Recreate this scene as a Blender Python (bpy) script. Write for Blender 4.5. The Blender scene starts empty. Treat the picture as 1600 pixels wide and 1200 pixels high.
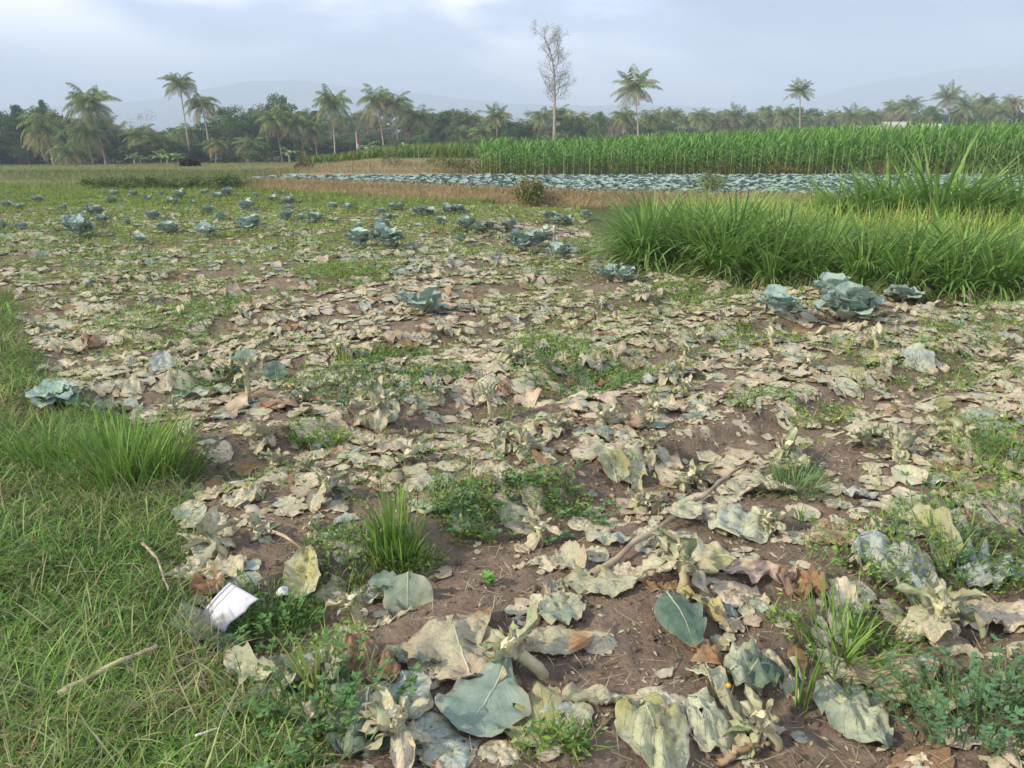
import bpy, math, random
import numpy as np
from mathutils import Vector, Matrix
R = math.radians
C = bpy.context.scene.collection
sc = bpy.context.scene
rng = np.random.default_rng(11)
random.seed(5)

# ------------------------------------------------------------------ camera, sky, sun, exposure
CAMZ = 1.6; F = 1186.0; PITCH = R(18.29)
cd = bpy.data.cameras.new('camera'); cam = bpy.data.objects.new('camera', cd); C.objects.link(cam)
cam.location = (0, 0, CAMZ); cam.rotation_euler = (R(90) - PITCH, 0, 0)
cd.sensor_width = 36; cd.lens = F / 1600 * 36; cd.clip_start = 0.05; cd.clip_end = 20000
sc.camera = cam
SUN_EL, SUN_AZ = 33.0, -112.0            # azimuth from +Y, clockwise positive: left and slightly behind the camera
w = bpy.data.worlds.new('World'); sc.world = w; w.use_nodes = True
def setup_world():
    nt = w.node_tree; N = nt.nodes; L = nt.links
    bg = N['Background']; bg.inputs['Strength'].default_value = 0.15
    sky = N.new('ShaderNodeTexSky'); sky.sky_type = 'NISHITA'; sky.sun_disc = False
    sky.sun_elevation = R(SUN_EL); sky.sun_rotation = R(SUN_AZ)
    sky.air_density = 1.0; sky.dust_density = 2.0; sky.ozone_density = 1.5
    tc = N.new('ShaderNodeTexCoord')
    mp = N.new('ShaderNodeMapping'); mp.inputs['Scale'].default_value = (1.0, 1.0, 4.2); mp.inputs['Location'].default_value = (0.35, 0.1, 0.0)
    L.new(tc.outputs['Generated'], mp.inputs['Vector'])
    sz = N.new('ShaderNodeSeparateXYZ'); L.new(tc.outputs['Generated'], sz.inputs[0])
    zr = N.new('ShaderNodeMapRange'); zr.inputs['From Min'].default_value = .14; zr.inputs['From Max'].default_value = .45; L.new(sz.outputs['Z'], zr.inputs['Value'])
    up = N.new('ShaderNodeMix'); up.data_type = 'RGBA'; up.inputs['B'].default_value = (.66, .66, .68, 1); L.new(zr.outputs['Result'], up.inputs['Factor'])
    n1 = N.new('ShaderNodeTexNoise'); n1.inputs['Scale'].default_value = 1.9; n1.inputs['Detail'].default_value = 6; n1.inputs['Roughness'].default_value = .5
    n1.inputs['Distortion'].default_value = .25
    L.new(mp.outputs[0], n1.inputs['Vector'])
    cr = N.new('ShaderNodeValToRGB'); L.new(n1.outputs['Fac'], cr.inputs['Fac'])
    e = cr.color_ramp.elements
    e[0].position = .41; e[0].color = (.02, .07, .24, 1)
    e[1].position = .60; e[1].color = (2.9, 2.6, 2.5, 1)
    m = e.new(.50); m.color = (.62, .68, .92, 1)
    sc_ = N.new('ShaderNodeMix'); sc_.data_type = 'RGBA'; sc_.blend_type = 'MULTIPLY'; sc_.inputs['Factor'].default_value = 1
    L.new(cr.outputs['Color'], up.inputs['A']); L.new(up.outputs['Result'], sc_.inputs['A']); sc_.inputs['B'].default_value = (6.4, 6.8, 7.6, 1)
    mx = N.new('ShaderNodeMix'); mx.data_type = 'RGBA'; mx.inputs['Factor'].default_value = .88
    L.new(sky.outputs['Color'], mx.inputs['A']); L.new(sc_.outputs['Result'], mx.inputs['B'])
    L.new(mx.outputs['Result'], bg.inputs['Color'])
setup_world()
sl = bpy.data.lights.new('sun', 'SUN'); sl.energy = 5.0; sl.angle = R(3); sl.color = (1, .87, .64)
so = bpy.data.objects.new('sun', sl); C.objects.link(so)
_a, _e = R(SUN_AZ), R(SUN_EL)
sdir = Vector((math.sin(_a) * math.cos(_e), math.cos(_a) * math.cos(_e), math.sin(_e)))
so.rotation_euler = sdir.to_track_quat('Z', 'Y').to_euler(); so.location = (0, 0, 50)
sc.view_settings.view_transform = 'Standard'; sc.view_settings.look = 'None'
sc.view_settings.gamma = 1; sc.view_settings.exposure = 0.52
sc.cycles.max_bounces = 5; sc.cycles.diffuse_bounces = 2; sc.cycles.glossy_bounces = 1
sc.cycles.transmission_bounces = 3; sc.cycles.transparent_max_bounces = 4; sc.cycles.volume_bounces = 1
sc.cycles.use_denoising = True

# ------------------------------------------------------------------ numeric helpers
def _h(ix, iy, s):
    n = (ix.astype(np.int64) * 374761393 + iy.astype(np.int64) * 668265263 + s * 982451653) & 0x7fffffff
    n = (n ^ (n >> 13)) * 1274126177 & 0x7fffffff
    return ((n ^ (n >> 16)) & 0xffff) / 65535.0
def noise(x, y, s=0):
    x = np.asarray(x, float); y = np.asarray(y, float)
    ix = np.floor(x); iy = np.floor(y); fx = x - ix; fy = y - iy
    fx = fx * fx * (3 - 2 * fx); fy = fy * fy * (3 - 2 * fy)
    a = _h(ix, iy, s); b = _h(ix + 1, iy, s); c = _h(ix, iy + 1, s); d = _h(ix + 1, iy + 1, s)
    return (a + (b - a) * fx) * (1 - fy) + (c + (d - c) * fx) * fy
def fbm(x, y, s=0, o=4):
    r = 0; a = .5; t = 0
    for k in range(o):
        r = r + a * noise(x * 2 ** k + 17.3 * k, y * 2 ** k - 9.1 * k, s + k); t += a; a *= .5
    return r / t                                                   # 0..1
def sm(a, b, x):
    t = np.clip((np.asarray(x, float) - a) / (b - a), 0, 1); return t * t * (3 - 2 * t)
cp, sp = math.cos(PITCH), math.sin(PITCH)
def ray(px, py):
    rx = (px - 800) / F; ry = (600 - py) / F
    return np.array([rx, cp + ry * sp, -sp + ry * cp])
def flat(px, py, z=0):
    d = ray(px, py); t = (z - CAMZ) / d[2]; return d[0] * t, d[1] * t
def topix(x, y, z):
    x = np.asarray(x, float); zz = np.asarray(z, float) - CAMZ
    dep = y * cp - zz * sp; up = y * sp + zz * cp
    return 800 + F * x / dep, 600 - F * up / dep
# left grass edge
_lb = [(490, 1200), (420, 1080), (335, 985), (268, 880), (262, 780), (285, 720), (170, 640), (75, 595), (50, 545), (35, 495), (10, 455), (-70, 420)]
_lbw = np.array([flat(*p) for p in _lb])
LY = _lbw[:, 1]; LX = _lbw[:, 0]
def left_edge(y): return np.where(np.asarray(y) > LY[-1], LX[-1] - (np.asarray(y) - LY[-1]) * 1.1, np.interp(y, LY, LX))
def left_mask(x, y):       # 1 in the left verge
    return sm(.14, -.10, x - left_edge(y) + .22 * (fbm(x * 2.5, y * 2.5, 91) - .5))
# right grass front line
_rb = [(905, 392), (1000, 418), (1150, 434), (1300, 446), (1450, 458), (1620, 466), (1900, 474)]
_rbw = np.array([flat(*p) for p in _rb]); RX = _rbw[:, 0]; RY = _rbw[:, 1]
def right_front(x): return np.interp(x, RX, RY)
def right_mask(x, y):
    x = np.asarray(x, float); y = np.asarray(y, float)
    return sm(-.15, .25, y - right_front(x)) * sm(.9, 1.3, x - 0.02 * y) * (y < yb(x) + 2)
def yb(x): return np.where(np.asarray(x) > 2, 18.49 - .573 * np.asarray(x) + .35 * (np.clip(np.asarray(x), 2, 30) - 2), 18.49 - .573 * np.asarray(x))
BA = R(36); N0 = 2.34; SPC = 1.4
def bedn(x, y):
    return -math.sin(BA) * x + math.cos(BA) * y + .16 * (fbm(x * .7, y * .7, 5) - .5)
def furrow(x, y):
    c = np.cos(2 * np.pi * (bedn(x, y) - N0) / SPC)
    return sm(.25, .95, c)
def fieldmask(x, y):
    return (1 - left_mask(x, y)) * (1 - right_mask(x, y)) * sm(.3, -.3, y - yb(x)) * sm(27, 25.5, y)
def Hbase(x, y):
    x = np.asarray(x, float); y = np.asarray(y, float)
    z = .25 * sm(0, .55, y - yb(x)) * sm(-9.5, -7, x)
    z = z - (2.1 + 1.3 * sm(0, -50, x)) * sm(42 - 12 * sm(-8, -16, x), 125 - 20 * sm(-20, -50, x), y)
    z = z + .10 * sm(24.9, 25.3, y) * sm(-14, -8, x) * sm(60, 45, y)
    return z
def H(x, y, fine=True):
    x = np.asarray(x, float); y = np.asarray(y, float)
    fm = fieldmask(x, y)
    z = Hbase(x, y) - (.07 + .08 * fbm(x * .8, y * .8, 77)) * furrow(x, y) * fm * (1 - .45 * sm(3.2, 6, y))
    near = sm(40, 14, y)
    z = z + fm * (.075 * (fbm(x * 1.6, y * 1.6, 21) - .5))
    z = z + near * .035 * (fbm(x * 5, y * 5, 31, 3) - .5)
    if fine:
        n2 = sm(9, 4, y)
        z = z + n2 * (.026 * (fbm(x * 16, y * 16, 41, 4) - .5) + .010 * (noise(x * 60, y * 60, 51) - .5))
    z = z + sm(60, 140, y) * 1.2 * (fbm(x * .01, y * .01, 61) - .5)
    return z
_T = np.concatenate([np.geomspace(1.2, 40, 1400), np.geomspace(40.1, 600, 700)])
def ground(px, py):
    d = ray(px, py); P = d[None, :] * _T[:, None]; P[:, 2] += CAMZ
    g = P[:, 2] - H(P[:, 0], P[:, 1], False)
    i = np.argmax(g < 0)
    if g[i] >= 0: i = len(_T) - 1
    i = max(i, 1); f = g[i - 1] / (g[i - 1] - g[i] + 1e-9); t = _T[i - 1] + (_T[i] - _T[i - 1]) * f
    q = d * t; return float(q[0]), float(q[1])
def depth(x, y, z=0): return y * cp + (CAMZ - z) * sp

# ------------------------------------------------------------------ mesh building
class Geo:
    def __init__(s): s.V = []; s.Q = []; s.C = []; s.U = []; s.n = 0
    def add(s, V, Q, col=(.5, .5, .5), uv=None):
        V = np.asarray(V, float).reshape(-1, 3); Q = np.asarray(Q, np.int64).reshape(-1, 4)
        c = np.asarray(col, float)
        if c.ndim == 1: c = np.repeat(c[None], len(V), 0)
        if uv is None: uv = np.zeros((len(V), 2))
        s.V.append(V); s.Q.append(Q + s.n); s.C.append(c); s.U.append(uv); s.n += len(V)
    def build(s, name, mat, parent=None, loc=None, smooth=True):
        V = np.concatenate(s.V); Q = np.concatenate(s.Q); Cc = np.concatenate(s.C); U = np.concatenate(s.U)
        if loc is not None: V = V - np.asarray(loc)
        me = bpy.data.meshes.new(name)
        me.vertices.add(len(V)); me.vertices.foreach_set('co', V.astype(np.float32).ravel())
        me.loops.add(Q.size); me.loops.foreach_set('vertex_index', Q.astype(np.int32).ravel())
        me.polygons.add(len(Q)); me.polygons.foreach_set('loop_start', (np.arange(len(Q)) * 4).astype(np.int32))
        me.polygons.foreach_set('use_smooth', np.full(len(Q), smooth))
        me.update(calc_edges=True)
        a = me.attributes.new('Col', 'FLOAT_COLOR', 'POINT')
        a.data.foreach_set('color', np.concatenate([Cc, np.ones((len(Cc), 1))], 1).astype(np.float32).ravel())
        b = me.attributes.new('LeafUV', 'FLOAT_VECTOR', 'POINT')
        b.data.foreach_set('vector', np.concatenate([U, np.zeros((len(U), 1))], 1).astype(np.float32).ravel())
        me.validate()
        me.materials.append(mat)
        o = bpy.data.objects.new(name, me); C.objects.link(o)
        if parent is not None: o.parent = parent
        if loc is not None: o.location = loc
        return o
def T(o, label=None, cat=None, group=None, kind=None):
    if label: o['label'] = label
    if cat: o['category'] = cat
    if group: o['group'] = group
    if kind: o['kind'] = kind
    return o
def empty(name, loc=(0, 0, 0), rz=0, s=1):
    o = bpy.data.objects.new(name, None); C.objects.link(o); o.location = loc; o.rotation_euler = (0, 0, rz)
    o.scale = (s, s, s) if np.isscalar(s) else s; o.empty_display_size = .1
    return o
def copy_thing(root, loc, rz=0, s=1):
    r = root.copy(); C.objects.link(r); r.location = loc; r.rotation_euler = (0, 0, rz); r.scale = (s, s, s) if np.isscalar(s) else s
    for ch in list(root.children):
        c = ch.copy(); C.objects.link(c); c.parent = r
        for g in list(ch.children):
            d = g.copy(); C.objects.link(d); d.parent = c
    return r
def gridq(nr, nc):
    i = np.arange(nr - 1)[:, None] * nc + np.arange(nc - 1)[None]
    return np.stack([i, i + 1, i + nc + 1, i + nc], -1).reshape(-1, 4)
def tube(G, pts, rad, n=7, col=(.4, .3, .2), jit=0):
    pts = np.asarray(pts, float); rad = np.asarray(rad, float) * np.ones(len(pts))
    t = np.gradient(pts, axis=0); t /= np.linalg.norm(t, axis=1)[:, None] + 1e-9
    ref = np.array([.31, .17, .93]) if abs(t[0][2]) < .8 else np.array([.93, .31, .17])
    a = np.cross(t, ref); a /= np.linalg.norm(a, axis=1)[:, None]; b = np.cross(t, a)
    th = np.linspace(0, 2 * np.pi, n + 1)[:-1]
    rr = rad[:, None] * (1 + jit * (rng.random((len(pts), n)) - .5))
    V = pts[:, None] + rr[..., None] * (np.cos(th)[None, :, None] * a[:, None] + np.sin(th)[None, :, None] * b[:, None])
    q = []
    for i in range(len(pts) - 1):
        for j in range(n):
            q.append((i * n + j, i * n + (j + 1) % n, (i + 1) * n + (j + 1) % n, (i + 1) * n + j))
    V = V.reshape(-1, 3); V = np.concatenate([V, pts[-1:], pts[:1]])
    k = (len(pts) - 1) * n
    for j in range(0, n, 1): q.append((k + j, k + (j + 1) % n, len(V) - 2, len(V) - 2))
    q = [x for x in q if len(set(x)) == 4] + []
    # caps as fans of quads
    for j in range(0, n - 1, 2): q.append((k + j, k + (j + 1) % n, k + (j + 2) % n, len(V) - 2))
    c = np.asarray(col, float)
    if c.ndim == 2: c = np.concatenate([np.repeat(c, n, 0), c[-1:], c[:1]])
    G.add(V, q, c)
def blades(G, P, ln, wd, az, th0, bend, col, seg=3, tipcol=None, fold=0):
    """many curved grass blades at once"""
    N = len(P); P = np.asarray(P, float)
    ln, wd, az, th0, bend = [np.asarray(q, float) * np.ones(N) for q in (ln, wd, az, th0, bend)]
    dx, dy = np.cos(az), np.sin(az); tw = rng.uniform(-.9, .9, N)
    wx, wy = np.cos(az + np.pi / 2 + tw), np.sin(az + np.pi / 2 + tw)
    pos = P.copy(); V = np.zeros((N, seg + 1, 2, 3)); col = np.asarray(col, float)
    if col.ndim == 1: col = np.repeat(col[None], N, 0)
    Cc = np.zeros((N, seg + 1, 2, 3))
    for k in range(seg + 1):
        s = k / seg; wk = wd * (.55 + .9 * s) * (1 - s ** 2.2) * .5 + wd * .03
        V[:, k, 0] = pos - np.stack([wx * wk, wy * wk, 0 * wk], 1); V[:, k, 1] = pos + np.stack([wx * wk, wy * wk, 0 * wk], 1)
        cc = col if tipcol is None else col * (1 - s ** 2) + np.asarray(tipcol) * s ** 2
        Cc[:, k, 0] = cc; Cc[:, k, 1] = cc
        th = th0 + bend * (s + .5 / seg)
        st = ln / seg
        pos = pos + np.stack([np.sin(th) * dx * st, np.sin(th) * dy * st, np.cos(th) * st], 1)
    m = (seg + 1) * 2
    q = np.array([[2 * k, 2 * k + 1, 2 * k + 3, 2 * k + 2] for k in range(seg)])
    Q = (np.arange(N) * m)[:, None, None] + q[None]
    G.add(V.reshape(-1, 3), Q.reshape(-1, 4), Cc.reshape(-1, 3))
def cards(G, P, size, col, up=.5, asp=.5):
    """many small leaf-shaped faces with random tilt"""
    N = len(P); size = np.asarray(size, float) * np.ones(N)
    a = rng.normal(size=(N, 3)); a[:, 2] *= (1 - up); a /= np.linalg.norm(a, axis=1)[:, None] + 1e-9
    b = rng.normal(size=(N, 3)); b = np.cross(a, b); b /= np.linalg.norm(b, axis=1)[:, None] + 1e-9
    n = np.cross(a, b)
    s = size[:, None]
    V = np.stack([P - a * s * .5, P + b * s * asp * .5 + n * s * .08 - a * s * .05, P + a * s * .5, P - b * s * asp * .5 + n * s * .08 - a * s * .05], 1)
    Q = np.arange(N * 4).reshape(N, 4)
    col = np.asarray(col, float)
    if col.ndim == 1: col = np.repeat(col[None], N, 0)
    G.add(V.reshape(-1, 3), Q, np.repeat(col, 4, 0))
def vary(col, n, amt=.25, hue=.08):
    c = np.asarray(col, float)
    if c.ndim == 1: c = np.repeat(c[None], n, 0)
    return np.clip(c * (1 + amt * (rng.random((n, 1)) * 2 - 1)) * (1 + hue * (rng.random((n, 3)) * 2 - 1)), 0, 1)

# ------------------------------------------------------------------ materials
def mat(name, rough=.7, noise_scale=8, noise_amt=.25, bump=0, bump_scale=40, trans=0, veins=False, spec=.3, coord='Object', bump_dist=.01, spots=None):
    m = bpy.data.materials.new(name); m.use_nodes = True; nt = m.node_tree; N = nt.nodes; L = nt.links
    p = N['Principled BSDF']; p.inputs['Roughness'].default_value = rough; p.inputs['Specular IOR Level'].default_value = spec
    at = N.new('ShaderNodeAttribute'); at.attribute_name = 'Col'
    tc = N.new('ShaderNodeTexCoord')
    nz = N.new('ShaderNodeTexNoise'); nz.inputs['Scale'].default_value = noise_scale; nz.inputs['Detail'].default_value = 6; nz.inputs['Roughness'].default_value = .6
    L.new(tc.outputs[coord], nz.inputs['Vector'])
    mr = N.new('ShaderNodeMapRange'); mr.inputs['From Min'].default_value = .25; mr.inputs['From Max'].default_value = .75
    mr.inputs['To Min'].default_value = 1 - noise_amt; mr.inputs['To Max'].default_value = 1 + noise_amt
    L.new(nz.outputs['Fac'], mr.inputs['Value'])
    mul = N.new('ShaderNodeMix'); mul.data_type = 'RGBA'; mul.blend_type = 'MULTIPLY'; mul.inputs['Factor'].default_value = 1
    L.new(at.outputs['Color'], mul.inputs['A']); L.new(mr.outputs['Result'], mul.inputs['B'])
    out = mul.outputs['Result']; hgt = nz.outputs['Fac']
    if spots:
        n3 = N.new('ShaderNodeTexNoise'); n3.inputs['Scale'].default_value = spots[0]; n3.inputs['Detail'].default_value = 4
        L.new(tc.outputs[coord], n3.inputs['Vector'])
        r3 = N.new('ShaderNodeMapRange'); r3.inputs['From Min'].default_value = spots[1]; r3.inputs['From Max'].default_value = spots[1] + .07
        r3.inputs['To Max'].default_value = spots[3]
        L.new(n3.outputs['Fac'], r3.inputs['Value'])
        mx = N.new('ShaderNodeMix'); mx.data_type = 'RGBA'; L.new(r3.outputs['Result'], mx.inputs['Factor'])
        L.new(out, mx.inputs['A']); mx.inputs['B'].default_value = (*spots[2], 1); out = mx.outputs['Result']
    if veins:
        ua = N.new('ShaderNodeAttribute'); ua.attribute_name = 'LeafUV'
        sx = N.new('ShaderNodeSeparateXYZ'); L.new(ua.outputs['Vector'], sx.inputs[0])
        def M(op, a, b=None, c=None):
            n = N.new('ShaderNodeMath'); n.operation = op
            for i, v in enumerate((a, b, c)):
                if v is None: continue
                if isinstance(v, (int, float)): n.inputs[i].default_value = v
                else: L.new(v, n.inputs[i])
            return n.outputs[0]
        av = M('ABSOLUTE', sx.outputs['Y'])
        wob = M('MULTIPLY', nz.outputs['Fac'], .12)
        ph = M('ADD', M('SUBTRACT', sx.outputs['X'], M('MULTIPLY', M('POWER', av, .8), .38)), wob)
        fr = M('FRACT', M('MULTIPLY', ph, 6.5))
        d = M('ABSOLUTE', M('SUBTRACT', fr, .5))
        wv = M('SUBTRACT', .085, M('MULTIPLY', av, .06))
        lat = M('MULTIPLY', M('SUBTRACT', 1.0, M('SMOOTH_MIN', M('DIVIDE', d, wv), 1.0, .2)), .55)
        mid = M('MULTIPLY', M('LESS_THAN', av, M('SUBTRACT', .065, M('MULTIPLY', sx.outputs['X'], .055))), .9)
        fine = N.new('ShaderNodeTexVoronoi'); fine.feature = 'DISTANCE_TO_EDGE'; fine.inputs['Scale'].default_value = 60
        L.new(tc.outputs['Object'], fine.inputs['Vector'])
        fl = M('MULTIPLY', M('LESS_THAN', fine.outputs['Distance'], .035), .16)
        vn = M('MAXIMUM', M('MAXIMUM', lat, mid), fl); vn = M('MINIMUM', M('MAXIMUM', vn, 0), 1)
        li = N.new('ShaderNodeMix'); li.data_type = 'RGBA'; li.blend_type = 'MIX'
        L.new(M('MULTIPLY', vn, .45), li.inputs['Factor']); L.new(out, li.inputs['A'])
        l2 = N.new('ShaderNodeMix'); l2.data_type = 'RGBA'; l2.inputs['Factor'].default_value = .55
        L.new(out, l2.inputs['A']); l2.inputs['B'].default_value = (.62, .64, .46, 1)
        L.new(l2.outputs['Result'], li.inputs['B']); out = li.outputs['Result']
        hgt = M('ADD', M('MULTIPLY', nz.outputs['Fac'], 1.0), M('MULTIPLY', vn, .5))
    L.new(out, p.inputs['Base Color'])
    if bump:
        if not veins:
            nb = N.new('ShaderNodeTexNoise'); nb.inputs['Scale'].default_value = bump_scale; nb.inputs['Detail'].default_value = 8; nb.inputs['Roughness'].default_value = .65
            L.new(tc.outputs[coord], nb.inputs['Vector']); hgt = nb.outputs['Fac']
        bp = N.new('ShaderNodeBump'); bp.inputs['Strength'].default_value = bump; bp.inputs['Distance'].default_value = bump_dist
        L.new(hgt, bp.inputs['Height']); L.new(bp.outputs['Normal'], p.inputs['Normal'])
    if trans:
        tr = N.new('ShaderNodeBsdfTranslucent'); L.new(out, tr.inputs['Color'])
        ms = N.new('ShaderNodeMixShader'); ms.inputs['Fac'].default_value = trans
        L.new(p.outputs[0], ms.inputs[1]); L.new(tr.outputs[0], ms.inputs[2])
        L.new(ms.outputs[0], N['Material Output'].inputs['Surface'])
    return m
M_soil = mat('ground_soil', .95, 9, .28, 1, 34, coord='Object', spec=.15, bump_dist=.045, spots=(60, .66, (.40, .34, .26), .5))
M_leaf = mat('cabbage_leaf', .66, 34, .22, .8, veins=True, trans=.12, spec=.25, bump_dist=.011, spots=(24, .61, (.29, .21, .12), .5))
M_stub = mat('pale_leaf_base', .6, 60, .25, .5, veins=True, trans=.12, spec=.3, bump_dist=.004)
M_live = mat('fresh_cabbage_leaf', .55, 22, .16, .6, veins=True, trans=.1, spec=.35, bump_dist=.009, spots=(38, .62, (.42, .38, .30), .45))
M_grass = mat('grass_blade', .6, 5, .2, trans=.3, spec=.3)
M_fol = mat('tree_foliage', .65, 1.2, .25, trans=.22, spec=.25)
M_bark = mat('bark', .9, 6, .3, .5, 20, spec=.1)
M_stem = mat('stalk', .75, 40, .22, .5, 90, spec=.25, bump_dist=.004)
M_core = mat('cut_cabbage_core', .6, 55, .28, .6, 110, spec=.35, bump_dist=.006, spots=(45, .6, (.42, .27, .12), .6))
M_rock = mat('hill_forest', .95, .004, .3, spec=.05)
M_wall = mat('painted_wall', .85, 2, .12, spec=.2)
M_plastic = mat('white_plastic', .4, 12, .1, .15, 60, spec=.5, trans=.05, spots=(16, .60, (.36, .31, .26), .6))

# ------------------------------------------------------------------ ground sheet
def build_ground():
    u = np.linspace(-1, 1, 460)
    s = np.concatenate([-np.geomspace(8, .84, 26), u * .80, np.geomspace(.84, 8, 26)])
    y1 = [1.15]
    while y1[-1] < 30: y1.append(y1[-1] * 1.0062)
    y2 = [y1[-1] * 1.03]
    while y2[-1] < 6500: y2.append(y2[-1] * 1.035)
    ys = np.concatenate([np.linspace(-30, 1.05, 26), y1, y2])
    wd = np.where(ys > 1, ys + .55, 1.55 + (1 - ys) * .9)
    X = s[None] * wd[:, None]; Y = np.repeat(ys[:, None], len(s), 1)
    X = X.ravel(); Y = Y.ravel(); Z = H(X, Y)
    soil = np.array([.275, .208, .155]); dark = np.array([.19, .14, .10])
    grassc = np.array([.13, .155, .055]); dry = np.array([.32, .25, .13]); olive = np.array([.17, .185, .075])
    pink = np.array([.30, .235, .165]); tan = np.array([.40, .31, .17])
    def mixc(a, b, t): return a * (1 - t[:, None]) + b * t[:, None]
    n1 = fbm(X * .9, Y * .9, 71); n2 = fbm(X * 6, Y * 6, 72)
    col = mixc(np.repeat(soil[None], len(X), 0), dark, sm(.4, .7, n2) * .6)
    green = sm(.42, .6, n1 + .22 * sm(5, 14, Y) - .05 + .1 * sm(0, -4, X)) * sm(5, 9, Y)
    col = mixc(col, np.array([.17, .17, .07]), green * .35)
    col = mixc(col, np.array([.34, .29, .20]), sm(.5, .7, fbm(X * 9, Y * 3, 75)) * .55 * sm(5, 9, Y))
    col = mixc(col, grassc * .8, left_mask(X, Y)); col = mixc(col, grassc * .7, right_mask(X, Y))
    bank = sm(-.1, .1, Y - yb(X)) * sm(-9, -7, X); col = mixc(col, tan, bank)
    ter = sm(.5, .7, Y - yb(X)) * sm(-9, -7, X); col = mixc(col, dark, ter)
    # beyond the cabbage terrace
    far = sm(24.7, 25.1, Y); lx = X / np.maximum(Y, 1)
    f = mixc(np.repeat(pink[None], len(X), 0), dry, sm(.45, .6, fbm(X * .35, Y * .35, 73)))
    f = mixc(f, olive * .85, sm(-.26, -.34, lx) * (.72 + .28 * sm(.4, .6, fbm(X * .15, Y * .4, 74))))
    f = mixc(f, olive * .9, sm(36, 42, Y) * (.4 + .6 * sm(.35, .6, fbm(X * .1, Y * .25, 76))))
    f = mixc(f, np.array([.10, .13, .05]), sm(110, 140, Y))
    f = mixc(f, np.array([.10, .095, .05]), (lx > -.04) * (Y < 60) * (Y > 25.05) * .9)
    col = mixc(col, f, np.maximum(far, sm(25, 26, Y) * sm(-8, -10, X)))
    G = Geo(); G.add(np.stack([X, Y, Z], 1), gridq(len(ys), len(s)), col)
    o = G.build('ground', M_soil); T(o, kind='structure')
build_ground()

# ------------------------------------------------------------------ hills
def hill(name, prof, dist, dep, seed, col):
    px = np.array([p[0] for p in prof], float); py = np.array([p[1] for p in prof], float)
    X0 = np.linspace(px[0], px[-1], 260); t = np.linspace(-1, 1, 46)
    xs = (X0 - 800) / F * dist / cp
    el = np.tan(np.arctan((600 - np.interp(X0, px, py)) / F) - PITCH)
    hh = np.maximum(el * dist, 0)
    V = []
    for k, tt in enumerate(t):
        y = dist + tt * dep; sh = (1 - abs(tt)) ** .8
        n = fbm(xs / 260 + 3, np.full_like(xs, y / 260), seed, 5)
        n2 = 1 - abs(2 * fbm(xs / 150, np.full_like(xs, y / 420), seed + 9, 4) - 1)
        z = hh * sh * (1 + .0 * n) * (1 - .30 * (1 - n2) * (1 - sh * .9)) * (.96 + .08 * n) - 6
        V.append(np.stack([xs * (y / dist) ** .3, np.full_like(xs, y), z], 1))
    G = Geo(); V = np.concatenate(V); G.add(V, gridq(len(t), len(X0)), vary(col, len(V), .15)); T(G.build(name, M_rock), kind='structure')
hill('hills', [(-900, 168), (-300, 150), (-60, 160), (60, 168), (160, 163), (250, 158), (330, 147), (380, 133), (420, 124), (470, 121), (515, 120), (560, 129), (640, 136), (720, 150), (800, 158), (900, 162), (980, 158), (1100, 166), (1300, 185), (1700, 190), (2500, 180)], 3500, 900, 3, (.07, .10, .08))
hill('mountain', [(800, 185), (1000, 180), (1100, 172), (1190, 158), (1240, 142), (1290, 126), (1340, 114), (1400, 105), (1480, 97), (1560, 92), (1640, 88), (1800, 86), (2100, 95), (2600, 130)], 4200, 900, 8, (.08, .11, .10))

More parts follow.
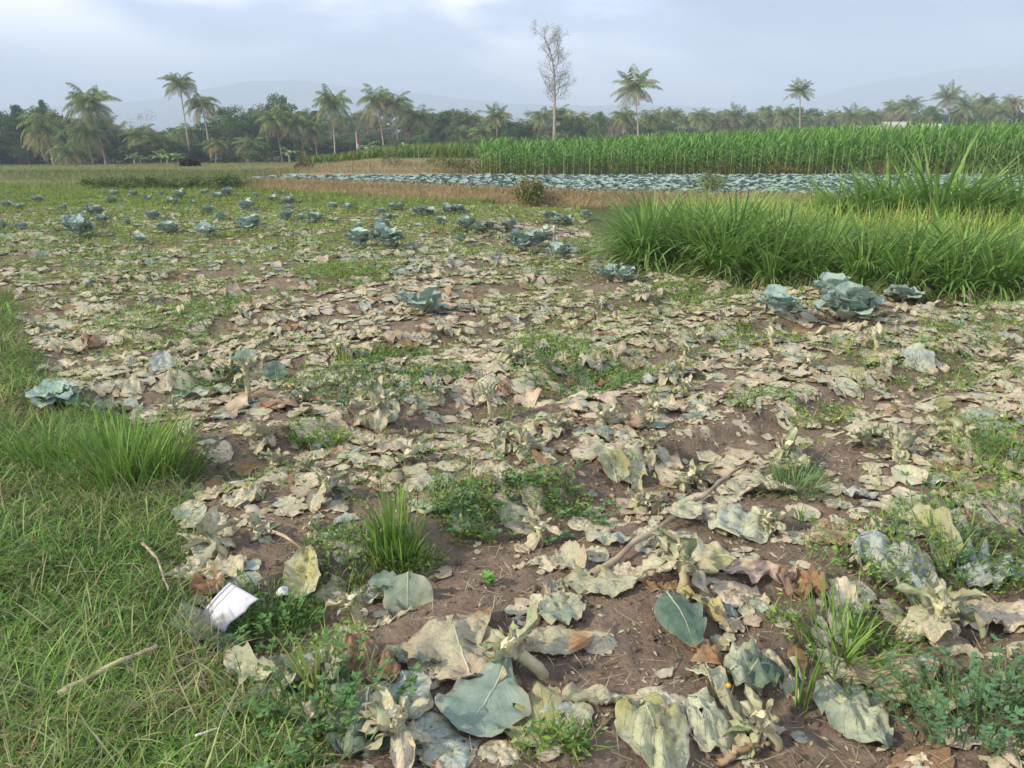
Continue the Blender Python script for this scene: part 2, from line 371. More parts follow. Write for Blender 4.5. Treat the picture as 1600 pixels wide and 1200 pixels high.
# ------------------------------------------------------------------ cabbage leaves
PAL = {'grey green': (.44, .44, .30), 'pale green': (.50, .53, .36), 'straw': (.64, .56, .41), 'beige': (.48, .395, .285), 'brown': (.32, .215, .135),
       'rust brown': (.33, .185, .09), 'olive yellow': (.36, .36, .16), 'yellow': (.50, .45, .20), 'blue green': (.22, .30, .24), 'pale blue': (.38, .44, .40),
       'dark green': (.085, .15, .105), 'white': (.55, .55, .50), 'pink': (.50, .38, .32)}
def leaf_geo(G, L, W, pal='grey green', pal2='beige', nu=13, nv=12, ruffle=1, crumple=1, cross=0, bend=0, fold=0, rag=.5, hole=0, tilt=0, roll=0,
             yaw=0, pos=(0, 0, 0), drape=True, lift=.004, rib=True, shape=.55, base0=False, hull=None, pitch=None, narrow=0, zs=1, flatedge=0):
    sd = int(rng.integers(1, 9999))
    u = np.linspace(0, 1, nu); v = np.linspace(-1, 1, nv if nv % 2 else nv + 1); nv = len(v)
    Ug, Vg = np.meshgrid(u, v, indexing='ij')
    uu = Ug
    hw = W / 2 * np.maximum(np.sin(np.pi * np.clip(uu, .0005, .9995) ** (.82 + narrow)), 0) ** shape
    side = np.where(Vg > 0, 3.7, 11.3)
    ragn = 1 + rag * .34 * (noise(uu * 5, side, sd) - .5) * 2 * np.abs(Vg) + rag * .22 * (noise(uu * 14, side, sd + 1) - .5) * 2 * np.abs(Vg) ** 3
    X = Vg * hw * ragn
    Y = L * (uu - (0 if base0 else .5)) + L * .05 * rag * (noise(Vg * 4, uu * 2, sd + 2) - .5)
    Z = ruffle * L * .07 * np.abs(Vg) ** 2 * np.sin(2 * np.pi * (uu * (2.2 + (sd % 7) * .3) + (Vg > 0) * .37 + sd)) * np.sin(np.pi * uu)
    Z = Z + crumple * L * .16 * (fbm(X / L * 6 + sd, Y / L * 6, sd + 5, 3) - .5)
    Z = Z + crumple * L * .085 * (fbm(X / L * 15 + sd, Y / L * 17, sd + 6, 2) - .5)
    Z = Z + crumple * .014 * L * (1 - 2 * np.abs(np.modf((uu - .38 * np.abs(Vg) ** .8) * 6.5 + 7)[0] - .5)) * np.abs(Vg) ** .5
    if fold:
        s = Vg > 0; r = np.abs(X); X = np.where(s, r * math.cos(fold), X); Z = np.where(s, Z + r * math.sin(fold), Z)
    if abs(cross) > .01:
        rr = W / cross; th = X / rr; X = (rr - Z) * np.sin(th); Z = rr - (rr - Z) * np.cos(th)
    if abs(bend) > .01:
        rr = L / bend; th = Y / rr; Y, Z = (rr - Z) * np.sin(th), rr - (rr - Z) * np.cos(th)
    if roll:                                       # tip curls over
        t = np.clip((Ug - .6) / .4, 0, 1); th = t * roll; Y = Y - t * L * .25 * (1 - np.cos(th)) ; Z = Z + L * .16 * np.sin(th) * t
    ct, st = math.cos(tilt), math.sin(tilt)
    Y, Z = Y * ct - Z * st, Y * st + Z * ct
    if pitch is None and drape: Z = (Z - np.percentile(Z, 14)) * zs; Z = Z * (1 - flatedge * np.clip(np.abs(Vg) ** 3 + np.abs(2 * Ug - 1) ** 5, 0, 1))
    cy, sy = math.cos(yaw - math.pi / 2), math.sin(yaw - math.pi / 2)
    WX = X * cy - Y * sy + pos[0]; WY = X * sy + Y * cy + pos[1]
    if drape: WZ = H(WX, WY, False) + np.maximum(Z, -.002) + lift
    else: WZ = Z + pos[2]
    a = np.array(PAL[pal] if isinstance(pal, str) else pal); b = np.array(PAL[pal2] if isinstance(pal2, str) else pal2)
    t = sm(.30, .78, fbm(X / L * 2.4 + sd, Y / L * 3 + sd, sd + 8, 3) + .16 * (np.abs(Vg) ** 3 + Ug ** 4 - .3))[..., None]
    col = a * (1 - t) + b * t
    edge = (np.abs(Vg) ** 8 * .5 * rag)[..., None]; col = col * (1 - edge) + np.array([.36, .25, .15]) * edge
    q = gridq(nu, nv)
    if hole:
        cxu = (Ug[:-1, :-1] + 1 / nu).ravel(); cv = (Vg[:-1, :-1] + 1 / nv).ravel()
        keep = noise(cxu * 7 + sd, cv * 6, sd + 3) < (1 - hole) ; keep |= (np.abs(cv) < .12)
        q = q[keep]
    G.add(np.stack([WX, WY, WZ], -1).reshape(-1, 3), q, col.reshape(-1, 3), np.stack([Ug, Vg], -1).reshape(-1, 2))
    if rib:
        m = nv // 2; k = int(nu * .85); pts = np.stack([WX[:k, m], WY[:k, m], WZ[:k, m] + .0015], 1)
        r = np.linspace(.019, .003, k) * L * .8
        tube(G, pts, r, 5, np.array([.52, .53, .40]) * .6 + a * .4)
def P(px, py, lift=0):
    x, y = ground(px, py); return x, y, float(H(x, y, False)) + lift
used = []
LG = 'dead cabbage leaves scattered over the harvested beds'
def LF(px, py, Lp, Wp, d, pal, pal2, label, **k):
    x, y, z = P(px, py); s = depth(x, y, z) / F
    G = Geo(); k.setdefault('nu', 19); k.setdefault('nv', 17)
    k.setdefault('lift', .012)
    if pal not in ('dark green',): k['crumple'] = k.get('crumple', 1) * 1.5
    s *= .9; leaf_geo(G, Lp * s, Wp * s, pal, pal2, yaw=R(d), pos=(x, y, 0), **k)
    o = G.build('cabbage_leaf', M_leaf if not k.get('fresh') else M_live, loc=(x, y, z)); T(o, label, 'leaf', LG)
    used.append((px, py, max(Lp, Wp) * .33))
    return o
LF(718, 1022, 185, 175, 110, 'grey green', 'beige', 'broad grey-green cabbage leaf lying flat left of the big leaning stump', cross=-.3, rag=.8)
LF(842, 1128, 145, 140, 60, 'olive yellow', 'beige', 'round rippled yellow-green cabbage leaf at the lower centre edge', ruffle=.9, cross=-.7)
LF(1022, 1150, 145, 130, -60, 'olive yellow', 'pale green', 'large yellowing green cabbage leaf with pale folds at the bottom right of centre', cross=-.8, crumple=1.6, bend=-.5)
LF(1335, 1125, 165, 110, -75, 'pale green', 'blue green', 'long pale green cabbage leaf hanging down beside the dark weed clump', cross=-.7, crumple=1.2, bend=-.4)
LF(1062, 985, 135, 85, -80, 'dark green', 'blue green', 'dark blue-green cabbage leaf with white veins hanging tip down from a stump', cross=-.8, bend=-.7, rag=.3, crumple=.4, lift=.05)
LF(1088, 872, 130, 95, 160, 'olive yellow', 'straw', 'pale yellow-green cabbage leaf lying flat below the fallen stick', cross=-.6, crumple=.7)
LF(1160, 828, 115, 110, 70, 'pale green', 'pale blue', 'pale green cabbage leaf spread on bare soil right of the fallen stick', crumple=1.2)
LF(1068, 815, 70, 62, 30, 'grey green', 'pale green', 'small grey-green cabbage leaf draped over the fallen stick', cross=-1.1, lift=.05)
LF(878, 956, 85, 90, 20, 'blue green', 'grey green', 'round wrinkled blue-green cabbage leaf lying alone on bare soil', cross=.8, crumple=1.2)
LF(935, 918, 130, 80, 175, 'grey green', 'olive yellow', 'flat grey-green cabbage leaf lying under the lower end of the fallen stick', crumple=.8)
LF(893, 880, 80, 70, 120, 'grey green', 'beige', 'folded grey cabbage leaf standing beside the lower end of the stick', fold=1.2)
LF(955, 727, 68, 66, 100, 'olive yellow', 'pale green', 'upturned yellow-green cabbage leaf beside a twin above the stick', cross=1.6, lift=.03)
LF(985, 735, 70, 60, 60, 'yellow', 'pale green', 'small yellow-green cupped cabbage leaf, right one of a pair above the stick', cross=1.5)
LF(1200, 905, 150, 55, -20, 'pink', 'straw', 'long pinkish white curled cabbage leaf with upturned tip', cross=2.2, roll=1.5)
LF(1255, 920, 90, 80, -10, 'rust brown', 'brown', 'crumpled rust-brown dead leaf beside the long pinkish leaf', crumple=2.2, ruffle=2)
LF(1390, 890, 130, 110, -60, 'pale blue', 'grey green', 'pale bluish wilted cabbage leaf heaped at the furrow weeds', crumple=1.9, ruffle=1.6)
LF(1455, 832, 120, 85, 140, 'olive yellow', 'pale green', 'yellow-green cabbage leaf propped upright beside the right furrow weeds', fold=1.3, cross=.8)
LF(1430, 900, 100, 90, 100, 'pale blue', 'white', 'whitish torn cabbage leaf lying below the yellow-green upright one', crumple=1.8)
LF(938, 1103, 150, 60, -5, 'pale green', 'beige', 'long pale blue-green leaf strip lying across the soil at lower centre', fold=.9, cross=.9)
LF(1120, 952, 75, 35, -35, 'pale blue', 'blue green', 'small narrow pale blue leaf beside the dark hanging leaf', cross=-.6)
LF(1100, 960, 120, 45, -60, 'yellow', 'beige', 'curled yellow and brown leaf just right of the dark hanging leaf', fold=1.2, crumple=1.3)
LF(395, 1058, 110, 75, 160, 'pale green', 'straw', 'folded silvery leaf with a curled edge at the grass edge', fold=1.7, cross=.7, lift=.04)
LF(392, 1108, 120, 80, 0, 'dark green', 'blue green', 'dark green leaf tucked beneath the folded silvery leaf in the grass', cross=.9, crumple=.7, rag=.3)
LF(330, 1005, 135, 95, -30, 'grey green', 'dark green', 'dull dark green leaf with a long brown midrib below the white plastic bucket piece', cross=-.4, rag=.3)
LF(478, 910, 85, 65, 90, 'yellow', 'pale green', 'yellowish leaf propped in the furrow grass right of the white plastic piece', fold=.7, lift=.03)
LF(352, 892, 80, 70, 50, 'olive yellow', 'straw', 'pale olive lobed leaf above the white plastic piece', rag=1)
LF(325, 915, 75, 60, 120, 'rust brown', 'brown', 'red-brown dry leaf behind the white plastic piece', cross=1, crumple=1.5)
LF(578, 1048, 140, 85, 130, 'rust brown', 'brown', 'orange-brown crumpled dead leaf at lower left of the beds', crumple=2.4, ruffle=2)
LF(640, 1035, 110, 75, 0, 'grey green', 'dark green', 'grey-green leaf lying over the orange-brown crumpled leaf', fold=.6, crumple=1.2)
LF(640, 1090, 130, 95, -70, 'pale blue', 'grey green', 'smooth pale grey leaf with a rolled rim left of the draped fan leaf', cross=1.1, crumple=.7)
LF(570, 1130, 180, 150, -100, 'grey green', 'dark green', 'big dull green leaf heaped against the bottom left stump', cross=-.9, crumple=1.5, bend=-.5)
LF(480, 1068, 140, 75, 60, 'pale green', 'beige', 'narrow pale leaf with brown rim at the edge of the grass', fold=1, crumple=1.4)
LF(515, 1090, 60, 45, 50, 'rust brown', 'brown', 'small rusty leaf curled beside the narrow pale leaf', cross=1.2, crumple=1.3)
LF(1130, 1110, 150, 65, -50, 'pale green', 'grey green', 'folded strip of pale green leaf with insect holes near the bottom', fold=1.3, hole=.12, crumple=1.4)
LF(1180, 1060, 120, 85, 20, 'pale green', 'dark green', 'light green torn leaf hanging over the furrow edge', crumple=1.9, ruffle=1.5, fold=.5)
LF(1120, 1150, 120, 90, -40, 'pale green', 'grey green', 'wet-looking pale green leaf with holes lowest in the heap by the yellow fruit', hole=.15, crumple=1.4)
LF(1445, 1050, 75, 55, -10, 'white', 'pale blue', 'small white stiff piece of leaf by the dark weed clump', cross=.8)
LF(1400, 1060, 170, 90, 5, 'beige', 'brown', 'wide tan dead leaf lying flat near the dark weed clump', crumple=1.1)
LF(1450, 1110, 150, 70, -25, 'olive yellow', 'grey green', 'olive curved leaf partly under the dark weed clump', cross=.9, fold=.4)
LF(1555, 965, 130, 110, -10, 'straw', 'beige', 'broad straw-coloured leaf at the right edge of the beds', crumple=1.1)
LF(1545, 905, 130, 75, 10, 'pale blue', 'blue green', 'crisp blue-green torn leaf at the right edge above the straw-coloured one', crumple=2, ruffle=2)
LF(1300, 840, 85, 75, 10, 'beige', 'brown', 'flat tan leaf on bare soil between the stick and the right furrow', crumple=1)
LF(1345, 778, 70, 35, 0, 'pale blue', 'white', 'short pale leaf curled like a boat right of the dark grass tuft', cross=1.8)
LF(1205, 770, 90, 60, -20, 'grey green', 'straw', 'grey leaf lying left of the dark grass tuft by the stick tip', fold=.6)
LF(950, 845, 80, 40, -15, 'pale blue', 'grey green', 'silver-blue narrow leaf lying above the lower stick end', cross=-.6)
LF(870, 1010, 130, 65, 0, 'rust brown', 'grey green', 'flat brown leaf with a white powdery patch right of the big stump', crumple=.8, ruffle=.4)
LF(760, 985, 95, 110, 80, 'grey green', 'brown', 'folded grey leaf standing behind the big leaning stump', fold=1.2, cross=.5)
LF(340, 622, 150, 40, 25, 'pale green', 'dark green', 'long rolled green leaf lying left of the tall thin stump', cross=1.8, rag=.2, crumple=.5, lift=.03)
LF(598, 640, 75, 65, 70, 'grey green', 'pale green', 'broad grey leaf beside the green rosette stump', cross=-.6)
LF(255, 580, 45, 45, 90, 'pale blue', 'pale blue', 'silvery blue upright leaf in the left middle of the field', cross=.6, tilt=.9)
LF(378, 575, 50, 42, 60, 'dark green', 'blue green', 'round dark green leaf in weeds left of the middle', cross=.5, tilt=.7, rag=.1, crumple=.3)
LF(432, 592, 36, 36, 110, 'dark green', 'blue green', 'small round dark green leaf standing in weeds, right of its larger twin', tilt=1, rag=.1, crumple=.3)
LF(1432, 565, 60, 60, 90, 'pale blue', 'pale green', 'bluish torn leaf in the green patch right of the big cabbages', crumple=1.5, tilt=.4)
LF(1322, 585, 62, 72, 100, 'olive yellow', 'grey green', 'olive leaf lying below the big cabbage plants', crumple=.7)
LF(1470, 640, 22, 34, 90, 'olive yellow', 'olive yellow', 'small bright green leaf standing upright by the right side', tilt=1.3, rag=.1, cross=.5, crumple=.2)
# upright broad leaf with white veins on a dry stub, centre left
def upright_leaf():
    x, y, z = P(640, 942); s = depth(x, y, z) / F
    r = empty('cabbage_seedling', (x, y, z)); T(r, 'regrowing cabbage shoot with one round white-veined leaf and a smaller one beside the furrow grass', 'plant')
    G = Geo(); leaf_geo(G, 86 * s, 80 * s, 'blue green', 'pale green', nu=15, nv=15, drape=False, base0=True, tilt=-R(62), yaw=R(-88), pos=(0, .0, .135), cross=-.5, bend=-.35, rag=.15, crumple=.35, ruffle=.3, shape=.5); G.build('leaf', M_live, r)
    G = Geo(); leaf_geo(G, 50 * s, 46 * s, 'blue green', 'dark green', nu=11, nv=11, drape=False, base0=True, tilt=R(12), yaw=R(176), pos=(-.04, .02, .08), cross=.6, bend=-.5, rag=.15, crumple=.3); G.build('leaf', M_live, r)
    G = Geo(); tube(G, [(0, .03, -.01), (-.005, .02, .07), (0, 0, .135)], [.008, .007, .005], 6, (.45, .25, .15)); tube(G, [(0, .02, .05), (-.04, .02, .08)], [.005, .004], 5, (.30, .33, .2)); G.build('stem', M_stem, r)
    used.append((640, 915, 45))
upright_leaf()

# ------------------------------------------------------------------ cut stumps
def core_geo(G, r, h, cz, ax):
    nu, nv = 11, 12
    V = []; c = []
    for i in range(nu):
        t = i / (nu - 1); rr = r * (0.55 + .75 * math.sin(math.pi * min(t * .8 + .12, 1))) * (1 if t < .86 else (1 - (t - .86) / .14 * .97))
        zz = h * min(t, .88) / .88 + (0 if t < .86 else (t - .86) * h * .35)
        for j in range(nv):
            a = 2 * math.pi * j / nv; q = rr * (1 + .75 * (rng.random() - .5))
            V.append((q * math.cos(a), q * math.sin(a), zz + h * .16 * (rng.random() - .5)))
            k = .2 * rng.random(); c.append((.68 - k * .5 + .06 * t, .65 - k * .5 + .02 * t, .45 - k * .4) if t > .35 else (.38, .40, .20))
    V = np.array(V); Q = []
    for i in range(nu - 1):
        for j in range(nv): Q.append((i * nv + j, i * nv + (j + 1) % nv, (i + 1) * nv + (j + 1) % nv, (i + 1) * nv + j))
    M = np.array(ax); V = V @ M.T + np.array(cz); G.add(V, Q, np.array(c))
def axm(tilt, az):
    m = Matrix.Rotation(az, 3, 'Z') @ Matrix.Rotation(tilt, 3, 'Y'); return np.array(m)
def stump(loc, s, tilt, az, nb=8, greenness=.5, label='', rem=3, stalk=.035, name='cabbage_stump'):
    r = empty(name, loc); T(r, label, 'cabbage stump', 'cut cabbage stumps left standing in the beds')
    A = axm(tilt, az); top = A @ np.array([0, 0, stalk * s])
    G = Geo(); mid = top * .5 + np.array([.01, -.01, -.004]) * s
    tube(G, [(-.0, 0, -.03 * s), mid, top, top * 1.15], np.array([.017, .014, .014, .017]) * s, 8, [(.30, .24, .15), (.42, .36, .22), (.45, .44, .27), (.5, .5, .3)], .15); G.build('stalk', M_stem, r)
    G = Geo(); core_geo(G, .016 * s, .042 * s, top, A); G.build('core', M_core, r, smooth=False)
    for k in range(nb + 3):
        G = Geo(); a = 2 * math.pi * k / nb + rng.uniform(-.3, .3); e = rng.uniform(.75, 1.4) if rng.random() < .65 else rng.uniform(-.1, .7)
        L_ = s * rng.uniform(.035, .10); g = Geo()
        leaf_geo(g, L_, L_ * rng.uniform(.3, .7), (.52, .52, .36), (.25, .33, .17) if rng.random() < greenness + .1 else (.52, .49, .33), nu=6, nv=6, drape=False, base0=True, tilt=e, yaw=a, cross=1.6, bend=-.4, rag=1.3, crumple=3.4, rib=rng.random() < .4, shape=.35)
        V = np.concatenate(g.V) + np.array([.02 * s * math.cos(a), .02 * s * math.sin(a), .004 + .018 * s * rng.random()])
        g.V = [V @ A.T + top]; g.Q = [np.concatenate(g.Q)]; g.C = [np.concatenate(g.C)]; g.U = [np.concatenate(g.U)]
        g.build('leaf_stub', M_stub, r)
    for k in range(rem):
        g = Geo(); a = 2 * math.pi * (k + .3) / max(rem, 1) + rng.uniform(-.6, .6)
        L_ = s * rng.uniform(.07, .13)
        leaf_geo(g, L_, L_ * .6, 'grey green', 'straw', nu=9, nv=8, drape=False, base0=True, tilt=rng.uniform(-.35, .35), yaw=a, cross=rng.uniform(-1.2, 1.2), bend=-1.3, rag=.8, crumple=2.2, pos=tuple(top * .95))
        g.build('wilted_leaf', M_leaf, r)
    return r
def ST(px, py, s, tilt, az, label, **k):
    x, y, z = P(px, py); used.append((px, py - 10, 26 * s * 2.4 / max(y, 1)))
    return stump((x, y, z), s, R(tilt), R(az), label=label, **k)
big = ST(855, 1052, 1.5, 52, 178, 'large leaning cut stump with pale torn top and a blue-green fan leaf draped from it', nb=12, greenness=.7, rem=0, stalk=.075)
def fan_leaf():
    x, y, z = P(762, 1112); s = depth(x, y, z) / F
    G = Geo(); leaf_geo(G, 165 * s, 150 * s, 'blue green', 'blue green', nu=21, nv=17, yaw=R(-118), pos=(x, y, 0), cross=-.35, bend=0, tilt=0, rag=.8, crumple=.9, ruffle=.8, hole=.05, shape=.8, lift=.03, narrow=.9)
    V = np.concatenate(G.V)
    # upper end rises to the stump head
    bx, by, bz = P(800, 1035)
    d = np.hypot(V[:, 0] - bx, V[:, 1] - by); V[:, 2] += .095 * np.clip(1 - d / .24, 0, 1) ** 1.4
    G.V = [V]; G.Q = [np.concatenate(G.Q)]; G.C = [np.concatenate(G.C)]; G.U = [np.concatenate(G.U)]
    o = G.build('fan_leaf', M_live); o.parent = big; o['label'] = 'smooth blue-green fan-shaped leaf'
    o.location = (-big.location.x, -big.location.y, -big.location.z); used.append((762, 1110, 80))
fan_leaf()
ST(640, 1180, 1.4, 25, 150, 'cut stump with a bright cream top at the bottom left of the beds', nb=9, rem=3, stalk=.06)
ST(560, 985, 1.15, 25, 120, 'small cut stump with cream top leaning right on bare soil by the furrow', nb=6, rem=1, stalk=.07)
ST(842, 850, 1.1, 10, 60, 'short cut stump with a flat pale top beside the furrow weeds', nb=7, rem=2, stalk=.05)
ST(480, 795, 1.2, 50, 40, 'green-leaved stump leaning right out of the dark bed slope', nb=10, rem=3, greenness=1, stalk=.10)
ST(355, 870, 1.3, 55, 150, 'pale many-stemmed stump toppled at the left end of the bed', nb=11, rem=3, stalk=.07)
ST(592, 668, 1.5, 5, 0, 'stump topped with a green rosette of small leaves in the middle left', nb=13, rem=4, greenness=1, stalk=.09)
ST(1090, 758, 1.2, 30, 200, 'torn stump with splayed pale stems just above the stick', nb=10, rem=3)
ST(990, 800, 1.2, 15, 20, 'cream-topped stump left of the fallen stick', nb=9, rem=3)
ST(822, 712, 1.3, 5, 90, 'yellowish upright stump in the middle of the beds', nb=8, rem=2)
ST(1062, 925, 1.4, 20, 80, 'wilted stump from which the dark veined leaf hangs', nb=9, rem=4, greenness=1, stalk=.08)
ST(1450, 1000, 1.5, 20, 30, 'pale stump in a mass of torn leaves near the right furrow', nb=12, rem=5, greenness=.8, stalk=.07)
ST(1215, 1165, 1.2, 35, 170, 'stump with its stalk lying on the soil at the bottom right of centre', nb=7, rem=2, stalk=.06)
ST(387, 630, 1.2, 3, 0, 'tall thin stump with a drooping pale head beside the rolled leaf', nb=8, rem=2, stalk=.17)
ST(420, 690, 1.3, 12, 200, 'drooping stump with pale hanging leaves left of the middle', nb=8, rem=6)
ST(432, 740, 1.2, 3, 0, 'stump standing just in front of the drooping one', nb=8, rem=4)
ST(287, 690, 1.1, 5, 0, 'whitish stump near the left verge grass', nb=7, rem=1)
ST(1400, 715, 1.3, 15, 30, 'pale leafy stump at right above the boat-shaped leaf', nb=8, rem=4)
ST(1365, 550, 1.4, 5, 30, 'cream stump on bare soil below the big cabbage plants', nb=7, rem=1, stalk=.07)
ST(1262, 580, 1.2, 5, 30, 'whitish shredded stump left of the olive leaf in the middle right', nb=9, rem=3)
ST(1072, 565, 1.2, 5, 10, 'shredded stump right of the middle of the field', nb=8, rem=3)
ST(1022, 650, 1.2, 12, 300, 'upright yellow-topped stump right of the middle', nb=7, rem=1)
ST(940, 665, 1.1, 5, 10, 'small stump standing on the bed left of the yellow-topped one', nb=8, rem=2)
ST(1490, 690, 1.1, 40, 30, 'stump with long straw stems toppled to the right', nb=9, rem=4)

# remaining stumps: copies of five of them
protos = [o for o in bpy.data.objects if o.name.startswith('cabbage_stump') and o.type == 'EMPTY'][8:]
k = 0
for i in range(400):
    if k >= 48: break
    py = 465 + 300 * rng.random() ** 1.5 if k > 14 else rng.uniform(560, 1100); px = rng.uniform(20, 1590)
    x, y = ground(px, py)
    if fieldmask(x, y) < .6 or furrow(x, y) > .45 or any(abs(px - a) < 34 and abs(py - b) < 20 for a, b, c in used): continue
    o = copy_thing(protos[int(rng.integers(len(protos)))], (x, y, float(H(x, y, False))), rng.uniform(0, 6.28), rng.uniform(.5, .85)); o.location.z -= .012
    where = ('near the elephant grass' if (px > 950 and py < 520) else 'in the weedy far left of the field' if (px < 700 and py < 560) else 'in the far middle of the field' if py < 560 else
             'in the right part of the beds' if px > 1150 else 'left of centre in the beds' if px < 600 else 'in the middle of the beds')
    o['label'] = 'small pale cut cabbage stump ' + where
    used.append((px, py, 22)); k += 1

# ------------------------------------------------------------------ scattered dead leaves
BARE = [(690, 965, 95, 38), (980, 1035, 150, 48), (760, 890, 75, 60), (440, 865, 75, 42), (600, 800, 60, 25), (1320, 880, 60, 40), (1290, 700, 80, 22), (980, 960, 70, 50), (330, 680, 70, 14), (820, 635, 70, 14), (140, 560, 60, 14), (1250, 1120, 60, 50), (1300, 570, 60, 14), (1000, 640, 45, 10), (1130, 745, 40, 20), (1240, 800, 70, 20), (930, 1180, 70, 30)]
def bare(px, py): return any(((px - a) / c) ** 2 + ((py - b) / d) ** 2 < 1 for a, b, c, d in BARE)
pts = []
def scatter(n, y0, y1, smin, smax, dens):
    c = 0
    while c < n:
        y = math.sqrt(rng.uniform(y0 ** 2, y1 ** 2)); x = rng.uniform(-.74, .74) * (y + .6)
        if dens and y > 6 and rng.random() > dens(x, y): c += .25; continue
        if fieldmask(x, y) < .55: c += .3; continue
        px, py = topix(x, y, 0)
        if y < 6 and bare(px, py) and rng.random() > .08: continue
        if furrow(x, y) > .7 and rng.random() < .55: continue
        if y < 4 and any((px - a) ** 2 + ((py - b) * 1.3) ** 2 < (c_ * .8) ** 2 for a, b, c_ in used): c += .05; continue
        pts.append((y, x, rng.uniform(smin, smax))); c += 1
scatter(230, 1.45, 3.0, .07, .165, None)
scatter(1750, 3.0, 6.2, .09, .21, None)
scatter(1900, 1.5, 6.2, .02, .08, None)
dn = lambda x, y: float(np.clip(sm(.34, .58, fbm(x * .8, y * 1.1, 33) + .10 * sm(12, 6, y)) * sm(21, 7, y) ** .4 + .12, 0, 1))
scatter(9500, 6.0, 17.5, .08, .20, dn)
scatter(1600, 10, 24, .10, .2, lambda x, y: float(.15 + .5 * sm(.4, .6, fbm(x, y, 37))) * (1 if y < 18 or x < -3 else 0))
scatter(5200, 6.0, 17.5, .03, .09, dn)
pts.sort()
COLW = [('grey green', 'straw', .20), ('pale green', 'straw', .14), ('straw', 'grey green', .20), ('straw', 'beige', .10), ('beige', 'straw', .14), ('beige', 'brown', .05), ('rust brown', 'brown', .04), ('olive yellow', 'straw', .05), ('blue green', 'grey green', .06), ('pale blue', 'pale green', .08)]
cw = np.array([c[2] for c in COLW]); cw /= cw.sum()
LAND = [(355, 945, 'the white plastic bucket piece'), (800, 1010, 'the large leaning stump'), (1040, 830, 'the fallen stick'), (1240, 745, 'the dark grass tuft'), (620, 850, 'the tall furrow grass'),
        (1550, 1080, 'the dark weed clump'), (640, 1180, 'the bottom left stump'), (480, 780, 'the green-leaved leaning stump'), (1065, 985, 'the dark veined leaf'), (1330, 1120, 'the long hanging leaf'),
        (1310, 1020, 'the right furrow grass'), (1330, 490, 'the biggest cabbage plant'), (660, 470, 'the open cabbage rosette'), (920, 590, 'the green weed patch at centre'), (592, 650, 'the green rosette stump'),
        (287, 680, 'the whitish stump by the verge'), (420, 690, 'the drooping stump'), (1400, 710, 'the pale leafy stump at right'), (822, 700, 'the yellowish upright stump'), (1090, 745, 'the torn splayed stump')]
Gf = Geo(); ind = 0; seen = {}
NIND = 236
for (y, x, s) in pts:
    c = COLW[rng.choice(len(COLW), p=cw)]
    if y > 9 and rng.random() < .35: c = ('pale blue', 'blue green') if rng.random() < .5 else ('pale green', 'pale blue')
    kw = dict(ruffle=rng.uniform(.3, 1.8), crumple=rng.uniform(.5, 1.9), rag=rng.uniform(.4, 1.3), yaw=rng.uniform(0, 6.28), pos=(x, y, 0), lift=.002 + .010 * rng.random() ** 2)
    q = rng.random(); form = 'flat'
    kw['zs'] = rng.uniform(.6, 1.15); kw['flatedge'] = rng.uniform(.4, 1) if rng.random() < .8 else 0
    kw['rag'] *= 1.05
    if y > 3: kw['zs'] *= .85
    if rng.random() < .22: kw['zs'] = rng.uniform(1.0, 1.5); kw['crumple'] = rng.uniform(1.8, 3); kw['rag'] = 1.6
    if q < .15: kw['fold'] = rng.choice([rng.uniform(.3, .9), rng.uniform(2.5, 2.9)]); form = 'folded'
    elif q < .28: kw['cross'] = rng.uniform(.8, 1.9); form = 'curled'
    elif q < .5: kw['cross'] = rng.uniform(-1.3, -.4); form = 'domed'
    elif q < .6: kw['roll'] = rng.uniform(.8, 1.6); form = 'curled'
    if rng.random() < .2: kw['hole'] = rng.uniform(.08, .25)
    asp = rng.uniform(.5, 1.05)
    if y > 3.2: kw['rag'] = rng.uniform(.9, 1.9); kw['flatedge'] = kw['flatedge'] * (rng.random() < .5); kw['shape'] = rng.uniform(.42, .8); kw['narrow'] = rng.uniform(-.1, .4)
    if ind < NIND and s > .085:
        n = 19 if y < 2.6 else 15 if y < 3.4 else 10
        G = Geo(); leaf_geo(G, s, s * asp, c[0], c[1], nu=n, nv=n - 1, rib=rng.random() < .5, **kw)
        z = float(H(x, y, False)); o = G.build('cabbage_leaf', M_leaf, loc=(x, y, z)); px, py = topix(x, y, z)
        dd = sorted(((px - a) ** 2 + (1.6 * (py - b)) ** 2, a, b, t) for a, b, t in LAND)
        _, a, b, t = dd[0]
        rel = ('left of ' if px < a - 40 else 'right of ' if px > a + 40 else 'in front of ' if py > b else 'behind ')
        sz = 'small ' if s < .14 else 'broad ' if s > .185 else ''
        lab = f'{sz}{form} {c[0]} dead cabbage leaf lying {rel}{t}'
        seen[lab] = seen.get(lab, 0) + 1
        if seen[lab] == 2: lab = lab.replace(' lying ', ' with ragged rim lying ')
        if seen[lab.replace(' with ragged rim', '')] == 3: lab += ' beyond its look-alikes'
        if len(lab.split()) > 16: lab = lab.replace('the white plastic bucket piece', 'the white plastic piece').replace(' with ragged rim', ' ragged').replace(' dead', '').replace(' lying', '').replace(' beyond its look-alikes', ', farther off')
        T(o, lab, 'leaf', LG); ind += 1
    else:
        n = 8 if y < 5 else 7 if y < 7.5 else 5
        if y > 5: kw['lift'] += .010 * rng.random()
        leaf_geo(Gf, s, s * asp, c[0], c[1], nu=n, nv=n - 1, rib=False, **kw)
T(Gf.build('leaf_litter', M_leaf), 'mass of small pale dead cabbage leaves covering the farther beds', 'leaf litter', kind='stuff')

